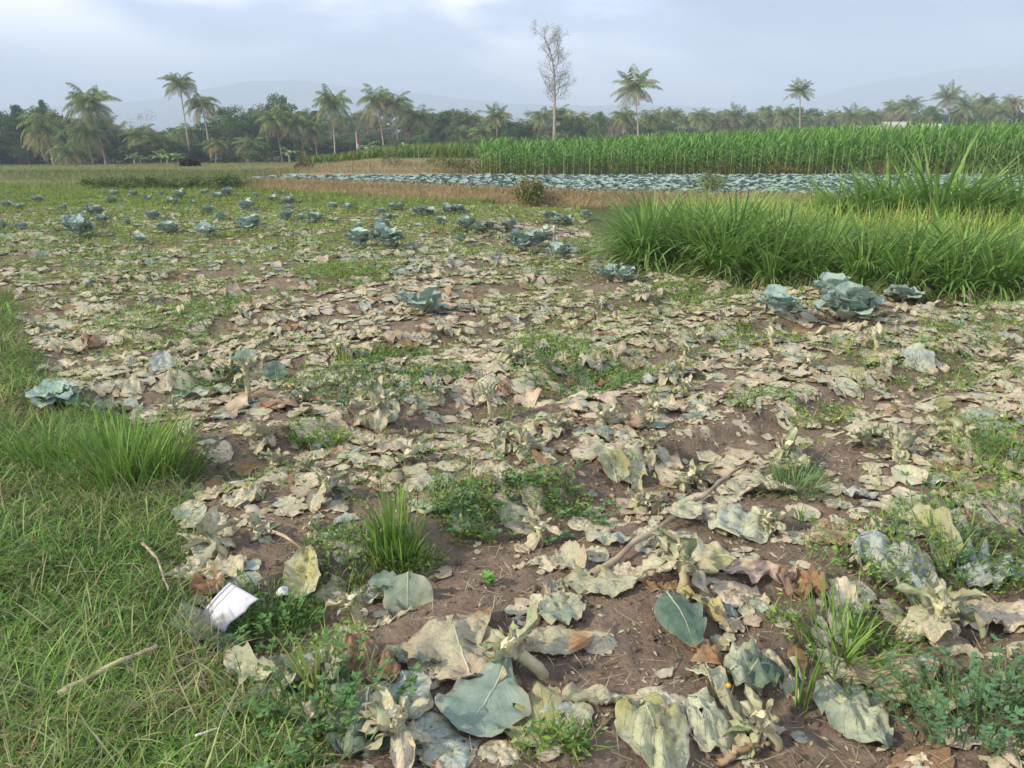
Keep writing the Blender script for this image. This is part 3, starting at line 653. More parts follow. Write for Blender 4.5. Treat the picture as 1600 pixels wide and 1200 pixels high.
# small crumbs, straw and leaf shreds everywhere on the beds
def crumbs():
    G = Geo(); n = 26000
    y = np.sqrt(rng.uniform(1.4 ** 2, 12 ** 2, n)); x = rng.uniform(-.75, .75, n) * (y + .6)
    fine = rng.random(n) < .45; yy = rng.uniform(1.45, 5, n); y = np.where(fine, yy, y); x = np.where(fine, rng.uniform(-.75, .75, n) * (y + .6), x)
    k = (fieldmask(x, y) > .5) & (fbm(x * 3, y * 3, 18) > .42); x, y = x[k], y[k]; n = len(x)
    z = H(x, y) + .006
    c = np.array([[.42, .35, .24], [.33, .22, .14], [.36, .36, .24], [.4, .36, .26], [.2, .13, .09]])[rng.integers(0, 5, n)]
    cards(G, np.stack([x, y, z], 1), rng.uniform(.006, .024, n) * (1 + y * .09), vary(c, n), up=.8, asp=.35)
    m = 5200; y = rng.uniform(1.45, 8, m) ** 1.0; x = rng.uniform(-.75, .75, m) * (y + .6); k = fieldmask(x, y) > .5; x, y = x[k], y[k]; m = len(x)
    blades(G, np.stack([x, y, H(x, y) + .006], 1), rng.uniform(.03, .13, m), .0028, rng.uniform(0, 6.28, m), rng.uniform(1.3, 1.6, m), rng.uniform(-.3, .4, m), vary((.42, .34, .22), m, .35), 3)
    T(G.build('straw_litter', M_leaf), 'fine crumbs of dry leaf and straw strewn over the soil', 'litter', kind='stuff')
crumbs()
def clods():
    G = Geo(); n = 5200; y = 1.45 + 6.5 * rng.random(n) ** 1.5; x = rng.uniform(-.75, .75, n) * (y + .6); k = (fieldmask(x, y) > .6); x, y = x[k], y[k]
    base = np.array([(-1, -1, -1), (1, -1, -1), (1, 1, -1), (-1, 1, -1), (-1, -1, 1), (1, -1, 1), (1, 1, 1), (-1, 1, 1)], float) * .6
    q = np.array([(0, 1, 5, 4), (1, 2, 6, 5), (2, 3, 7, 6), (3, 0, 4, 7), (4, 5, 6, 7), (3, 2, 1, 0)])
    for a, b in zip(x, y):
        s = .004 + .017 * rng.random() ** 4
        V = base * s * (1 + .5 * (rng.random((8, 3)) - .5)); V[4:] *= np.array([.7, .7, .8])
        r = rng.random() * 6; V = V @ np.array([[math.cos(r), -math.sin(r), 0], [math.sin(r), math.cos(r), 0], [0, 0, 1]])
        G.add(V + np.array([a, b, float(H(a, b)) + s * .35]), q, np.array([.25, .185, .135]) * rng.uniform(.75, 1.15))
    T(G.build('soil_crumbs', M_soil), 'loose brown soil crumbs on the beds', 'soil', kind='stuff')
clods()

# ------------------------------------------------------------------ standing cabbages
def cab_leaf(r, L_, W_, a, e, nu, pal, off, **k):
    G = Geo(); k.setdefault('cross', 1.0); k.setdefault('bend', -.75)
    leaf_geo(G, L_, W_, pal, tuple(np.array(pal) * np.array([.85, .9, 1.0])), nu=nu, nv=nu, drape=False, base0=True, tilt=e, yaw=a, rag=.35, crumple=.9, ruffle=1.7, shape=.5, pos=off, rib=True, **k)
    return G.build('outer_leaf', M_live, r)
def cabbage(loc, s=1, nl=10, head=True, tone=1.0, nu=11, name='cabbage_plant', spread=0):
    r = empty(name, loc)
    pal = tuple(np.array((.35, .47, .375)) * (.35 + .65 * tone))
    for k in range(nl):
        a = 2.4 * k + rng.uniform(-.3, .3); e = R(34 + 46 * k / nl + rng.uniform(-8, 8) - spread)
        cab_leaf(r, s * rng.uniform(.20, .27), s * rng.uniform(.20, .27), a, e, nu, tuple(np.array(pal) * rng.uniform(.85, 1.2)), (.02 * math.cos(a) * s, .02 * math.sin(a) * s, .05 * s + .03 * s * k / nl))
    if head:
        G = Geo(); nu_, nv_ = 12, 18; V = []; c = []; uv = []
        for i in range(nu_):
            p = math.pi * i / (nu_ - 1)
            for j in range(nv_):
                t = 2 * math.pi * j / nv_; rr = .085 * s * (1 + .05 * math.sin(3 * t + 4 * p) + .03 * math.sin(7 * t))
                V.append((rr * math.sin(p) * math.cos(t), rr * math.sin(p) * math.sin(t), .14 * s - rr * .9 * math.cos(p))); c.append(np.array((.30, .40, .30)) * tone); uv.append((i / nu_, math.sin(t * 1.5)))
        Q = [(i * nv_ + j, i * nv_ + (j + 1) % nv_, (i + 1) * nv_ + (j + 1) % nv_, (i + 1) * nv_ + j) for i in range(nu_ - 1) for j in range(nv_)]
        G.add(V, Q, np.array(c), np.array(uv)); G.build('head', M_live, r)
        for k in range(4):
            G = Geo(); a = k * 1.57 + .4
            leaf_geo(G, .21 * s, .19 * s, (.31, .42, .33), (.28, .39, .33), nu=9, nv=9, drape=False, base0=True, tilt=R(80), yaw=a, rag=.15, crumple=.3, ruffle=.4, shape=.45, cross=1.9, bend=1.3 * (-1 if k == 1 else 1), pos=(.085 * math.cos(a) * s, .085 * math.sin(a) * s, .06 * s)); G.build('wrapper_leaf', M_live, r)
    G = Geo(); tube(G, [(0, 0, -.04), (0, 0, .07 * s)], [.02, .016], 6, (.34, .33, .2)); G.build('stalk', M_stem, r)
    return r
CG = 'cabbage plants left standing in the harvested field'
def CB(px, py, s, label, **k):
    x, y, z = P(px, py); o = cabbage((x, y, z), s, **k); T(o, label, 'cabbage', CG); used.append((px, py, 40 * 6 / y)); return o
CB(1325, 508, 1.28, 'largest blue-green cabbage plant with wide frilled leaves on bare soil before the elephant grass', nl=20, head=False, spread=-10)
CB(1296, 478, 1.05, 'cabbage plant with upright pale leaves just behind the largest one', nl=9, spread=-12)
CB(1215, 496, 1.0, 'cabbage with a closed head and few leaves left of the largest plant', nl=8)
CB(1410, 474, .95, 'small pale cabbage with drooping leaves right of the largest plant', nl=8, head=False, spread=18)
CB(660, 492, 1.1, 'open cabbage rosette of five veined leaves in the middle of the field', nl=6, head=False, spread=6, tone=.9)
CB(605, 390, 1.35, 'big dark cabbage with folded leaves at the front of the far cluster', nl=10, tone=.8)
CB(560, 388, 1.1, 'cabbage left of the big dark one in the far cluster', nl=9)
CB(815, 396, 1.3, 'dark cabbage lying tilted left of the wooden stake', nl=10, tone=.75)
CB(840, 385, 1.1, 'cabbage behind the tilted dark one near the wooden stake', nl=9)
CB(873, 408, .95, 'round cabbage right below the wooden stake', nl=7)
CB(950, 442, .9, 'two-leaved pale cabbage at the corner of the elephant grass', nl=6, head=False)
CB(972, 442, .8, 'leafy cabbage right beside the pale one at the grass corner', nl=6, head=False)
CB(82, 632, .72, 'collapsed cabbage with long drooping blue leaves by the left verge', nl=9, head=False, spread=30)
CB(125, 372, 1.25, 'large dark green cabbage far at the left', nl=9, tone=.75)
CB(120, 358, 1.1, 'cabbage just behind the large dark one far left', nl=9)
CB(388, 364, 1.15, 'round cabbage standing alone left of the centre far off', nl=9, tone=.85)
CB(262, 368, 1.0, 'pale ragged cabbage far left of centre', nl=9, head=False)
CB(322, 372, .9, 'small round cabbage between the pale ragged one and the lone round one', nl=7)
cps = [o for o in bpy.data.objects if o.name.startswith('cabbage_plant') and o.type == 'EMPTY']
cps = [cps[i] for i in (1, 2, 5, 6, 7, 9)]
far_list = [(2, 362), (35, 362), (150, 340), (140, 328), (12, 325), (30, 328), (160, 350), (220, 382), (325, 335), (345, 345), (400, 345), (448, 345), (470, 346), (385, 330), (452, 330), (450, 322), (520, 328), (545, 329), (492, 350), (522, 350), (600, 358), (590, 370), (606, 346), (596, 336), (612, 328), (625, 326), (655, 338), (672, 338), (700, 336), (716, 336),
            (728, 360), (748, 362), (765, 360), (795, 360), (868, 352), (885, 350), (915, 345), (858, 346), (200, 352), (240, 345), (270, 320), (300, 322), (175, 318), (340, 312), (355, 308), (370, 310), (280, 312), (400, 312), (425, 316), (230, 316), (210, 308), (100, 330), (60, 318), (250, 308), (720, 380), (560, 360), (690, 352), (440, 305), (470, 318), (320, 306), (180, 308)]
for (px, py) in far_list:
    x, y, z = P(px, py); o = copy_thing(cps[int(rng.integers(6))], (x, y, z), rng.uniform(0, 6.28), rng.uniform(.42, .78))
    o['label'] = ('leftover green cabbage standing in weeds at the far left end of the field' if px < 250 else 'leftover green cabbage in the weedy far field left of centre' if px < 480 else
                  'leftover cabbage near the foot of the dry grass bank' if py < 340 else 'leftover cabbage in the far cluster right of the big dark one' if px > 680 else 'leftover cabbage in the cluster behind the big dark one')

# rows of cabbages on the raised terrace
def small_cab(seed):
    G = Geo(); s = .9
    for k in range(9):
        a = 2.4 * k + rng.uniform(-.3, .3); e = R(14 + 56 * k / 9)
        leaf_geo(G, .22 * s, .21 * s, tuple(np.array((.25, .36, .32)) * rng.uniform(.93, 1.07)), (.28, .39, .35), nu=5, nv=4, drape=False, base0=True, tilt=e, yaw=a, rag=.2, crumple=.4, cross=1.1, bend=-1.0, rib=False, pos=(0, 0, .04))
    return G
sg = [small_cab(i) for i in range(4)]; sgo = []
rows = []
for i in range(230):
    for j in range(90):
        X = -10 + i * .31 + rng.uniform(-.07, .07); Y = 11 + j * .34 + rng.uniform(-.06, .06) + .12 * math.sin(X)
        if Y > yb(X) + .75 and Y < 24.6 and X < Y * .78 and X > -9.6 and not (X > 2.0 and Y < 13.6): rows.append((Y, X))
rows.sort(key=lambda t: t[0] * .9 + abs(t[1] - 3) * .25)
Gs = Geo()
for n, (Y, X) in enumerate(rows):
    z = float(H(X, Y, False)); s = rng.uniform(.85, 1.1); i = int(rng.integers(4)); a = rng.uniform(0, 6.28)
    if n < 300:
        if n < 4:
            o = sg[n].build('row_cabbage', M_live); sgo.append(o)
        else:
            o = sgo[i].copy(); C.objects.link(o)
        o.location = (X, Y, z); o.rotation_euler = (0, 0, a); o.scale = (s, s, s)
        T(o, 'blue-green cabbage near the front edge of the dense raised plot behind the dry bank', 'cabbage', 'cabbages planted in rows on the raised plot')
    else:
        ca, sa = math.cos(a), math.sin(a); g = sg[i]
        V = np.concatenate(g.V) @ np.array([[ca, sa, 0], [-sa, ca, 0], [0, 0, 1]]) * s + np.array([X, Y, z])
        Gs.add(V, np.concatenate(g.Q), np.concatenate(g.C), np.concatenate(g.U))
T(Gs.build('cabbage_rows', M_live), 'close rows of blue-green cabbages filling the raised plot', 'cabbage rows', kind='stuff')

# ------------------------------------------------------------------ verge grass, weeds, bank grass
def verge():
    G = Geo()
    def layer(n, y0, y1, l0, l1, w_, cols, th, bd, clump=0):
        y = y0 + (y1 - y0) * rng.random(n) ** 1.35; x = rng.uniform(-.8, .1, n) * (y + .8)
        k = rng.random(n) < left_mask(x, y) ** 1.5
        if clump: k &= fbm(x * 3, y * 3, clump) > .5
        x, y = x[k], y[k]; n = len(x)
        c = np.array(cols)[rng.integers(0, len(cols), n)]
        pn = fbm(x * 1.7, y * 1.7, 88); c = c * (.8 + .5 * pn[:, None])
        dryp = sm(.50, .62, fbm(x * 1.3 + 5, y * 1.3, 89)) * (rng.random(n) < .42)
        c = c * (1 - dryp[:, None]) + np.array([.36, .31, .17]) * dryp[:, None]
        sh = .6 + .9 * fbm(x * 2.2, y * 2.2, 90)
        blades(G, np.stack([x, y, H(x, y)], 1), rng.uniform(l0, l1, n) * sh, w_ * (1 + y * .12) * rng.uniform(.7, 1.3, n), rng.uniform(0, 6.28, n), rng.uniform(*th, n), rng.uniform(*bd, n), vary(c, n, .3), 3)
    greens = [(.12, .27, .04), (.19, .35, .055), (.075, .18, .035), (.24, .33, .09), (.14, .25, .055)]
    layer(60000, 1.35, 4.2, .05, .13, .0032, greens, (.4, 1.4), (.1, 1.6))
    layer(30000, 1.35, 4.0, .04, .10, .0035, [(.10, .16, .05), (.13, .18, .07), (.30, .26, .15)], (.9, 1.6), (-.2, .6))
    layer(26000, 3.6, 9.0, .06, .16, .0042, greens, (.2, 1.2), (.1, 1.4))
    layer(4500, 1.4, 5.0, .10, .22, .0042, [(.26, .32, .12), (.34, .33, .17), (.20, .30, .08)], (.2, 1.2), (.2, 1.2))
    # straw bits
    layer(3500, 1.4, 4.5, .05, .16, .003, [(.44, .37, .22), (.36, .28, .16)], (1.2, 1.6), (-.2, .2))
    # a few clover-like leaves
    n = 9000; y = rng.uniform(1.4, 6, n); x = rng.uniform(-.8, .1, n) * (y + .8); k = (rng.random(n) < left_mask(x, y)) & (fbm(x * 2.3, y * 2.3, 97) > .55); x, y = x[k], y[k]; n = len(x)
    cards(G, np.stack([x, y, H(x, y) + rng.uniform(.01, .08, n)], 1), rng.uniform(.012, .03, n), vary((.12, .21, .07), n), up=.7, asp=.55)
    T(G.build('verge_grass', M_grass), 'matted green grass with dry straw patches along the left verge', 'grass', kind='stuff')
verge()
def weeds():
    G = Geo()
    # mats of small-leaved weeds in furrows and green patches; density follows patches
    spots = [(560, 600, 95, 22), (690, 585, 50, 12), (900, 570, 95, 26), (950, 600, 70, 20), (1240, 640, 70, 24), (720, 770, 40, 40), (860, 775, 60, 24), (560, 880, 75, 40), (430, 970, 60, 40), (470, 1100, 70, 90), (1500, 860, 90, 60), (1370, 900, 60, 60),
             (1310, 1010, 80, 50), (850, 545, 50, 12), (1440, 560, 70, 26), (1180, 530, 60, 18), (540, 430, 60, 14), (260, 500, 80, 18), (340, 590, 60, 20), (1060, 460, 60, 14), (500, 690, 40, 22), (1420, 940, 50, 40), (640, 880, 50, 30), (880, 1170, 60, 20), (740, 810, 50, 25), (1570, 700, 60, 40), (1540, 520, 60, 22), (600, 560, 60, 14), (1560, 780, 60, 40)]
    Xs, Ys, hs = [], [], []
    for (a, b, c, d) in spots:
        x0, y0 = ground(a, b); x1, _ = ground(a + c, b); _, y1 = ground(a, b - d); rx, ry = abs(x1 - x0), abs(y1 - y0)
        rx *= 1.3; ry *= 1.3; n = int(min(9000, 2600 * rx * ry + 450)); t = rng.uniform(0, 6.28, n); r = rng.random(n) ** .6
        x = x0 + rx * r * np.cos(t); y = y0 + ry * r * np.sin(t); k = fbm(x * 7, y * 7, 14) > .38; Xs.append(x[k]); Ys.append(y[k])
    x = np.concatenate(Xs); y = np.concatenate(Ys)
    n = 330000; yy = np.sqrt(rng.uniform(3 ** 2, 25.5 ** 2, n)); xx = rng.uniform(-.78, .78, n) * (yy + .5); xx = np.where(yy > 18, -np.abs(xx), xx)
    dens = sm(.45, .66, fbm(xx * 1.1, yy * 1.1, 71) * .6 + fbm(xx * 3.2, yy * 3.2, 171) * .4 + .19 * sm(5, 13, yy) - .085 * sm(7, 9, yy) - .03 * sm(15, 18, yy) + .09 * sm(0, -4, xx) - .01) * .93 + .05 * sm(2.5, 4, yy)
    k = (rng.random(n) < dens) & (fieldmask(xx, yy) > .3); xx, yy = xx[k], yy[k]
    x = np.concatenate([x, xx]); y = np.concatenate([y, yy]); n = len(x)
    sc_ = 1 + y * .085
    base = np.array([(.13, .26, .055), (.20, .34, .065), (.15, .26, .085), (.27, .35, .10)])[rng.integers(0, 4, n)]
    tone = fbm(x * 1.5, y * 1.5, 181)[:, None]; base = base * (.75 + .6 * tone) + np.array([.07, .03, .01]) * sm(6, 14, y)[:, None]
    cards(G, np.stack([x, y, H(x, y) + .008 + rng.random(n) ** 1.5 * .06], 1), rng.uniform(.012, .028, n) * sc_, vary(base, n, .3), up=.5, asp=.42)
    m = rng.random(n) < .42; xb, yb_ = x[m], y[m]; m = len(xb)
    bc = np.array([(.17, .29, .06), (.23, .33, .07), (.14, .24, .07), (.30, .32, .12)])[rng.integers(0, 4, m)]
    blades(G, np.stack([xb, yb_, H(xb, yb_)], 1), rng.uniform(.04, .12, m) * (1 + .04 * yb_), .0032 * (1 + yb_ * .13), rng.uniform(0, 6.28, m), rng.uniform(.1, .9, m), rng.uniform(.2, 1.3, m), vary(bc, m, .3), 3)
    T(G.build('field_weeds', M_grass), 'low green weeds spreading over the furrows and the far beds', 'weeds', kind='stuff')
weeds()
def strips():
    # dry grass on the terrace bank
    G = Geo(); n = 34000; x = rng.uniform(-8.6, 14, n); d = rng.random(n) * .75; y = yb(x) + d - .12
    k = x < y * .8; x, y = x[k], y[k]; n = len(x)
    c = np.array([(.52, .42, .26), (.45, .36, .21), (.48, .40, .24), (.37, .32, .17)])[rng.integers(0, 4, n)]
    gl = sm(-6.5, -8.5, x)[:, None]; c = c * (1 - gl) + np.array([.25, .27, .09]) * gl
    blades(G, np.stack([x, y, H(x, y)], 1), rng.uniform(.10, .26, n), .010, rng.uniform(0, 6.28, n), rng.uniform(.1, .8, n), rng.uniform(.2, 1.4, n), vary(c, n, .25), 3)
    T(G.build('dry_bank_grass', M_grass), 'dry straw-brown grass covering the low bank below the raised cabbage plot', 'dry grass', kind='stuff')
    # olive and tan field cover left and behind
    G = Geo(); n = 95000; y = np.sqrt(rng.uniform(24 ** 2, 95 ** 2, n)); y = np.where(rng.random(n) < .35, rng.uniform(25, 36, n), y); x = rng.uniform(-.82, .0, n) * y
    k = ((y > 25.5) | (x < -9 - .0 * y)) & (y > yb(x) * 1.0 - 1) & (rng.random(n) < .30 + .7 * sm(.40, .6, fbm(x * .2, y * .35, 191))) ; x, y = x[k], y[k]; n = len(x)
    lx = x / y; gr = sm(-.2, -.36, lx) ; c = np.array([.33, .28, .15]) * (1 - gr[:, None]) + np.array([.17, .21, .08]) * gr[:, None]
    far = sm(40, 48, y)[:, None]; c = c * (1 - far) + np.array([.22, .24, .09]) * far
    band = sm(.52, .6, fbm(x * .12, y * .5, 192))[:, None]; c = c * (1 - band * .6) + np.array([.13, .18, .06]) * band * .6
    blades(G, np.stack([x, y, H(x, y)], 1), rng.uniform(.06, .18, n) * (.6 + y * .006) * (1 + 1.2 * sm(36, 30, y)), .012 * y / 20, rng.uniform(0, 6.28, n), rng.uniform(.1, .7, n), rng.uniform(.2, 1.2, n), vary(c, n, .25), 2)
    T(G.build('field_grass', M_grass), 'olive and tan stubble and grass on the fields beyond, at left', 'grass', kind='stuff')
    # narrow strip at the foot of the corn
    G = Geo(); n = 12000; x = rng.uniform(-2, 20, n); y = 24.75 + rng.random(n) * .5
    c = np.array([(.38, .29, .15), (.20, .24, .08), (.30, .27, .12)])[rng.integers(0, 3, n)]
    blades(G, np.stack([x, y, H(x, y)], 1), rng.uniform(.05, .11, n), .014, rng.uniform(0, 6.28, n), rng.uniform(.1, .9, n), rng.uniform(.2, 1.4, n), vary(c, n, .25), 2)
    T(G.build('path_grass', M_grass), 'short dry grass on the narrow strip at the foot of the corn', 'grass', kind='stuff')
    # green low crop far behind the bare plot
    G = Geo(); n = 26000; y = rng.uniform(42, 72, n); x = rng.uniform(-.27, 0.02, n) * y; k = x > -.27 * y + (60 - y) * .12 * 0; x, y = x[k], y[k]; n = len(x)
    c = np.array([(.10, .20, .05), (.14, .24, .06), (.24, .28, .09)])[rng.integers(0, 3, n)]
    blades(G, np.stack([x, y, H(x, y)], 1), rng.uniform(.5, .95, n) * (.5 + .5 * sm(-14, -2, x)), .07, rng.uniform(0, 6.28, n), rng.uniform(.0, .5, n), rng.uniform(.2, 1.2, n), vary(c, n, .25), 3)
    T(G.build('young_corn', M_grass), 'low band of young corn beyond the bare plot at centre', 'corn', kind='stuff')
strips()

# ------------------------------------------------------------------ elephant grass
def eg_clump(h, n, dark=1.0, yellow=0.0):
    G = Geo(); r = rng.random(n) ** .6 * .20 * h; a = rng.uniform(0, 6.28, n)
    Pz = np.stack([r * np.cos(a), r * np.sin(a), 0 * r], 1); out = r / (.2 * h)
    c = np.array([(.15, .34, .06), (.21, .40, .07), (.11, .25, .05), (.30, .45, .13)])[rng.integers(0, 4, n)] * dark
    c = c * (1 - yellow) + np.array([.36, .38, .10]) * yellow
    blades(G, Pz, h * rng.uniform(.65, 1.22, n), .029 * rng.uniform(.7, 1.4, n), a + rng.uniform(-.5, .5, n), .08 + .75 * out * rng.random(n), rng.uniform(.4, 2.1, n), vary(c, n, .25), 6, tipcol=(.17, .27, .08))
    m = n // 2; r = rng.random(m) * .24 * h; a = rng.uniform(0, 6.28, m); c = np.array([(.24, .30, .15), (.36, .32, .18), (.15, .25, .08), (.30, .33, .2)])[rng.integers(0, 4, m)]
    blades(G, np.stack([r * np.cos(a), r * np.sin(a), 0 * r], 1), h * rng.uniform(.45, .8, m), .024, a, rng.uniform(.5, 1.0, m), rng.uniform(1.0, 2.2, m), vary(c, m), 6)
    return G
egs = []
EGG = 'elephant grass clumps in the stand at the right'
def EG(x, y, s, i, label):
    z = float(H(x, y, False))
    if i >= len(egs):
        hh = .95; g = eg_clump(hh, 250, [1, .9, 1.1, .95][i % 4], [0, 0, .12, .05][i % 4])
        o = empty('elephant_grass', (x, y, z)); f = g.build('foliage', M_grass, o)
        G = Geo()
        for k in range(9):
            a = rng.uniform(0, 6.28); r = .1 * rng.random(); tube(G, [(r * math.cos(a), r * math.sin(a), -.02), (r * 1.8 * math.cos(a), r * 1.8 * math.sin(a), .30)], [.008, .005], 5, (.36, .36, .17))
        G.build('stem', M_stem, o); egs.append(o)
    else: o = copy_thing(egs[i], (x, y, z))
    o.location = (x, y, z); o.rotation_euler = (0, 0, rng.uniform(0, 6.28)); o.scale = (s, s, s * rng.uniform(.92, 1.08))
    T(o, label, 'grass clump', EGG); return o
n = 0
for row, (dy, sp_, s0) in enumerate([(.15, .42, .82), (.6, .45, .98), (1.15, .5, 1.0), (1.8, .6, .92)]):
    x = RX[0] + .72 + (0 if row < 1 else .12 * row)
    while x < 8.2:
        y = float(right_front(x)) + dy + rng.uniform(-.12, .12)
        px, py = topix(x, y, 0)
        if px < 1700:
            s = s0 * rng.uniform(.82, 1.15) * (1.0 if px < 1230 else .86 if row < 2 else .66)
            wh = 'at the left end' if px < 1040 else 'left of its middle' if px < 1250 else 'right of its middle' if px < 1440 else 'at the right edge'
            lab = ['arching green elephant grass clump in the front row of the stand ', 'tall dense elephant grass clump in the second row of the stand ', 'elephant grass clump deep inside the stand ', 'lower elephant grass clump at the back of the stand '][row] + wh
            EG(x, y, s, n if n < 4 else int(rng.integers(4)), lab); n += 1
        x += sp_ * rng.uniform(.85, 1.15)
for (px, d, s, lab) in [(1345, 11.8, 1.15, 'tall thin clump of elephant grass rising behind the yellow patch'), (1385, 12.0, 1.1, 'tall clump just right of the thin one behind the yellow patch'), (1455, 11.6, 1.35, 'tallest elephant grass shoots behind the yellow patch at right'), (1590, 11.6, 1.15, 'tall elephant grass clump cut by the right edge'), (1300, 12.0, .85, 'thin clump left of the tall thin one behind the yellow patch'), (1500, 12.0, 1.1, 'elephant grass clump between the tallest shoots and the loose one'), (1540, 12.8, .9, 'loose elephant grass clump behind the yellow patch near the right edge')]:
    x = (px - 800) / F * depth(0, d); EG(x, d, s * 1.25, int(rng.integers(4)), lab)
def yellow_patch():
    G = Geo(); n = 15000; x = rng.uniform(2.5, 11, n); y = rng.uniform(9.6, 13.2, n); k = (y > right_front(x) + 1.5) & (y < yb(x) + .3); x, y = x[k], y[k]; n = len(x)
    c = np.array([(.36, .47, .11), (.30, .45, .09), (.45, .48, .14), (.22, .38, .07)])[rng.integers(0, 4, n)]
    blades(G, np.stack([x, y, H(x, y)], 1), rng.uniform(.35, .85, n), .018, rng.uniform(0, 6.28, n), rng.uniform(.0, .5, n), rng.uniform(.1, 1.3, n), vary(c, n, .2), 4)
    T(G.build('yellow_grass', M_grass), 'yellow-green grass filling the ground behind the elephant grass', 'grass', kind='stuff')
    G = Geo(); n = 16000; x = rng.uniform(.9, 8, n); y = right_front(x) + rng.uniform(-.35, .5, n)
    c = np.array([(.17, .27, .06), (.25, .31, .09), (.12, .21, .06)])[rng.integers(0, 3, n)]
    blades(G, np.stack([x, y, H(x, y)], 1), rng.uniform(.06, .2, n), .006, rng.uniform(0, 6.28, n), rng.uniform(.1, 1, n), rng.uniform(.2, 1.3, n), vary(c, n, .25), 3)
    T(G.build('edge_grass', M_grass), 'short green grass along the foot of the elephant grass', 'grass', kind='stuff')
yellow_patch()

# ------------------------------------------------------------------ single tufts and weeds near the camera
def tuft(px, py, n, h, w_, spread, cols, label, name='grass_tuft', bend=(.2, 1.2), th=(.0, .5), leafy=0, lcol=(.1, .19, .07), lsz=.03, cat='grass tuft'):
    x, y, z = P(px, py); G = Geo(); r = spread * rng.random(n) ** .7; a = rng.uniform(0, 6.28, n)
    X, Y = x + r * np.cos(a), y + r * np.sin(a); c = np.array(cols)[rng.integers(0, len(cols), n)]
    blades(G, np.stack([X, Y, H(X, Y, False) - .005], 1), h * rng.uniform(.45, 1.1, n), w_ * rng.uniform(.7, 1.3, n), a + rng.uniform(-.8, .8, n), rng.uniform(*th, n), rng.uniform(*bend, n), vary(c, n, .25), 5)
    o = empty(name, (x, y, z))
    if leafy:
        m = leafy // 9
        for k in range(m):
            r0 = spread * rng.random() ** .6; a0 = rng.uniform(0, 6.28); bx, by = x + r0 * math.cos(a0), y + r0 * math.sin(a0); hh = h * rng.uniform(.4, 1); bz = float(H(bx, by, False))
            tx, ty = bx + .4 * r0 * math.cos(a0), by + .4 * r0 * math.sin(a0)
            tube(G, [(bx, by, bz - .01), ((bx + tx) / 2, (by + ty) / 2, bz + hh * .6), (tx, ty, bz + hh)], [.0022, .0018, .001], 4, (.17, .22, .09))
            for w2 in range(3):
                s2 = .5 + .25 * w2
                for q in range(3 + w2):
                    leaf_geo(G, lsz * rng.uniform(.7, 1.2), lsz * .5, lcol, tuple(np.array(lcol) * 1.4), nu=4, nv=2, drape=False, base0=True, tilt=rng.uniform(0, .7), yaw=rng.uniform(0, 6.28), pos=(bx + (tx - bx) * s2, by + (ty - by) * s2, bz + hh * s2), rag=0, crumple=.2, rib=False, shape=.9)
    b = G.build('foliage', M_grass, o, None); b.location = (-x, -y, -z)
    T(o, label, cat); return o
gb = [(.17, .30, .05), (.22, .35, .07), (.13, .24, .06)]
gd = [(.10, .21, .06), (.14, .26, .08), (.18, .27, .11)]
tuft(620, 872, 130, .26, .009, .10, gb, 'tall bright green grass tuft standing in the furrow left of centre', bend=(.1, .9), th=(0, .35))
tuft(612, 868, 5, .44, .011, .02, gb, 'single tall bright grass shoot rising above the furrow tuft', bend=(0, .2), th=(0, .08), name='grass_shoot')
tuft(560, 900, 260, .10, .005, .28, gd, 'darker spreading grass left of the tall furrow tuft', th=(.2, 1))
tuft(1242, 765, 260, .17, .005, .12, gd, 'round dark green grass tuft right of the stick tip', th=(.2, 1.1), bend=(.3, 1))
tuft(1252, 815, 12, .14, .008, .03, gb, 'little bright shoot below the round dark tuft', name='grass_shoot')
tuft(1315, 1035, 150, .20, .007, .15, gb, 'bright grass tuft growing in the right furrow', th=(.1, .7))
tuft(1250, 1110, 10, .26, .012, .02, gb, 'upright bright grass shoot below the right furrow tuft', name='grass_shoot', th=(0, .15), bend=(0, .3))
tuft(735, 765, 8, .20, .006, .03, [(.34, .36, .12)], 'thin yellowish grass shoot leaning above the central furrow', name='grass_shoot', th=(.1, .4))
tuft(650, 790, 30, .11, .005, .06, gd, 'small dark grass sprig left of the thin yellowish shoot')
tuft(490, 1085, 16, .30, .006, .03, [(.28, .34, .08)], 'slender yellow-green grass stalk at the left edge of the beds', name='grass_shoot', th=(0, .3), bend=(.1, .4))
tuft(195, 745, 300, .36, .008, .24, gb, 'tall bright grass clump at the corner of the left verge', th=(0, .5), bend=(.1, .9))
tuft(262, 735, 220, .26, .007, .14, gb, 'shorter grass clump right beside the tall verge clump', th=(0, .6))
tuft(80, 715, 220, .26, .006, .2, gb, 'thin grass clump left of the tall verge clump', th=(0, .6))
tuft(540, 575, 14, .28, .011, .04, [(.3, .38, .08), (.25, .33, .07)], 'yellow-green upright shoot in the middle left of the field', name='grass_shoot', th=(0, .2), bend=(0, .4))
tuft(1550, 1110, 260, .16, .006, .22, gd, 'dark leafy weed clump in the lower right corner', name='weed_clump', leafy=900, lcol=(.10, .20, .09), lsz=.024, cat='weed')
tuft(1480, 880, 200, .16, .006, .24, gb, 'green weed and grass clump in the right furrow among pale leaves', name='weed_clump', leafy=240, cat='weed')
tuft(1570, 715, 150, .20, .006, .25, gb, 'grassy weed clump at the right edge of the beds', name='weed_clump', leafy=160, cat='weed')
tuft(762, 915, 6, .05, .005, .02, gb, 'tiny bright green seedling on bare soil at centre', name='weed_seedling', leafy=54, lcol=(.17, .33, .08), lsz=.028, cat='weed')
tuft(425, 985, 200, .12, .006, .14, gd, 'leafy weeds beside the white plastic piece', name='weed_clump', leafy=300, lcol=(.12, .24, .07), lsz=.022, cat='weed')
tuft(500, 1130, 220, .13, .006, .20, gd, 'leafy weeds at the bottom left edge of the beds', name='weed_clump', leafy=300, lcol=(.11, .22, .07), lsz=.025, cat='weed')
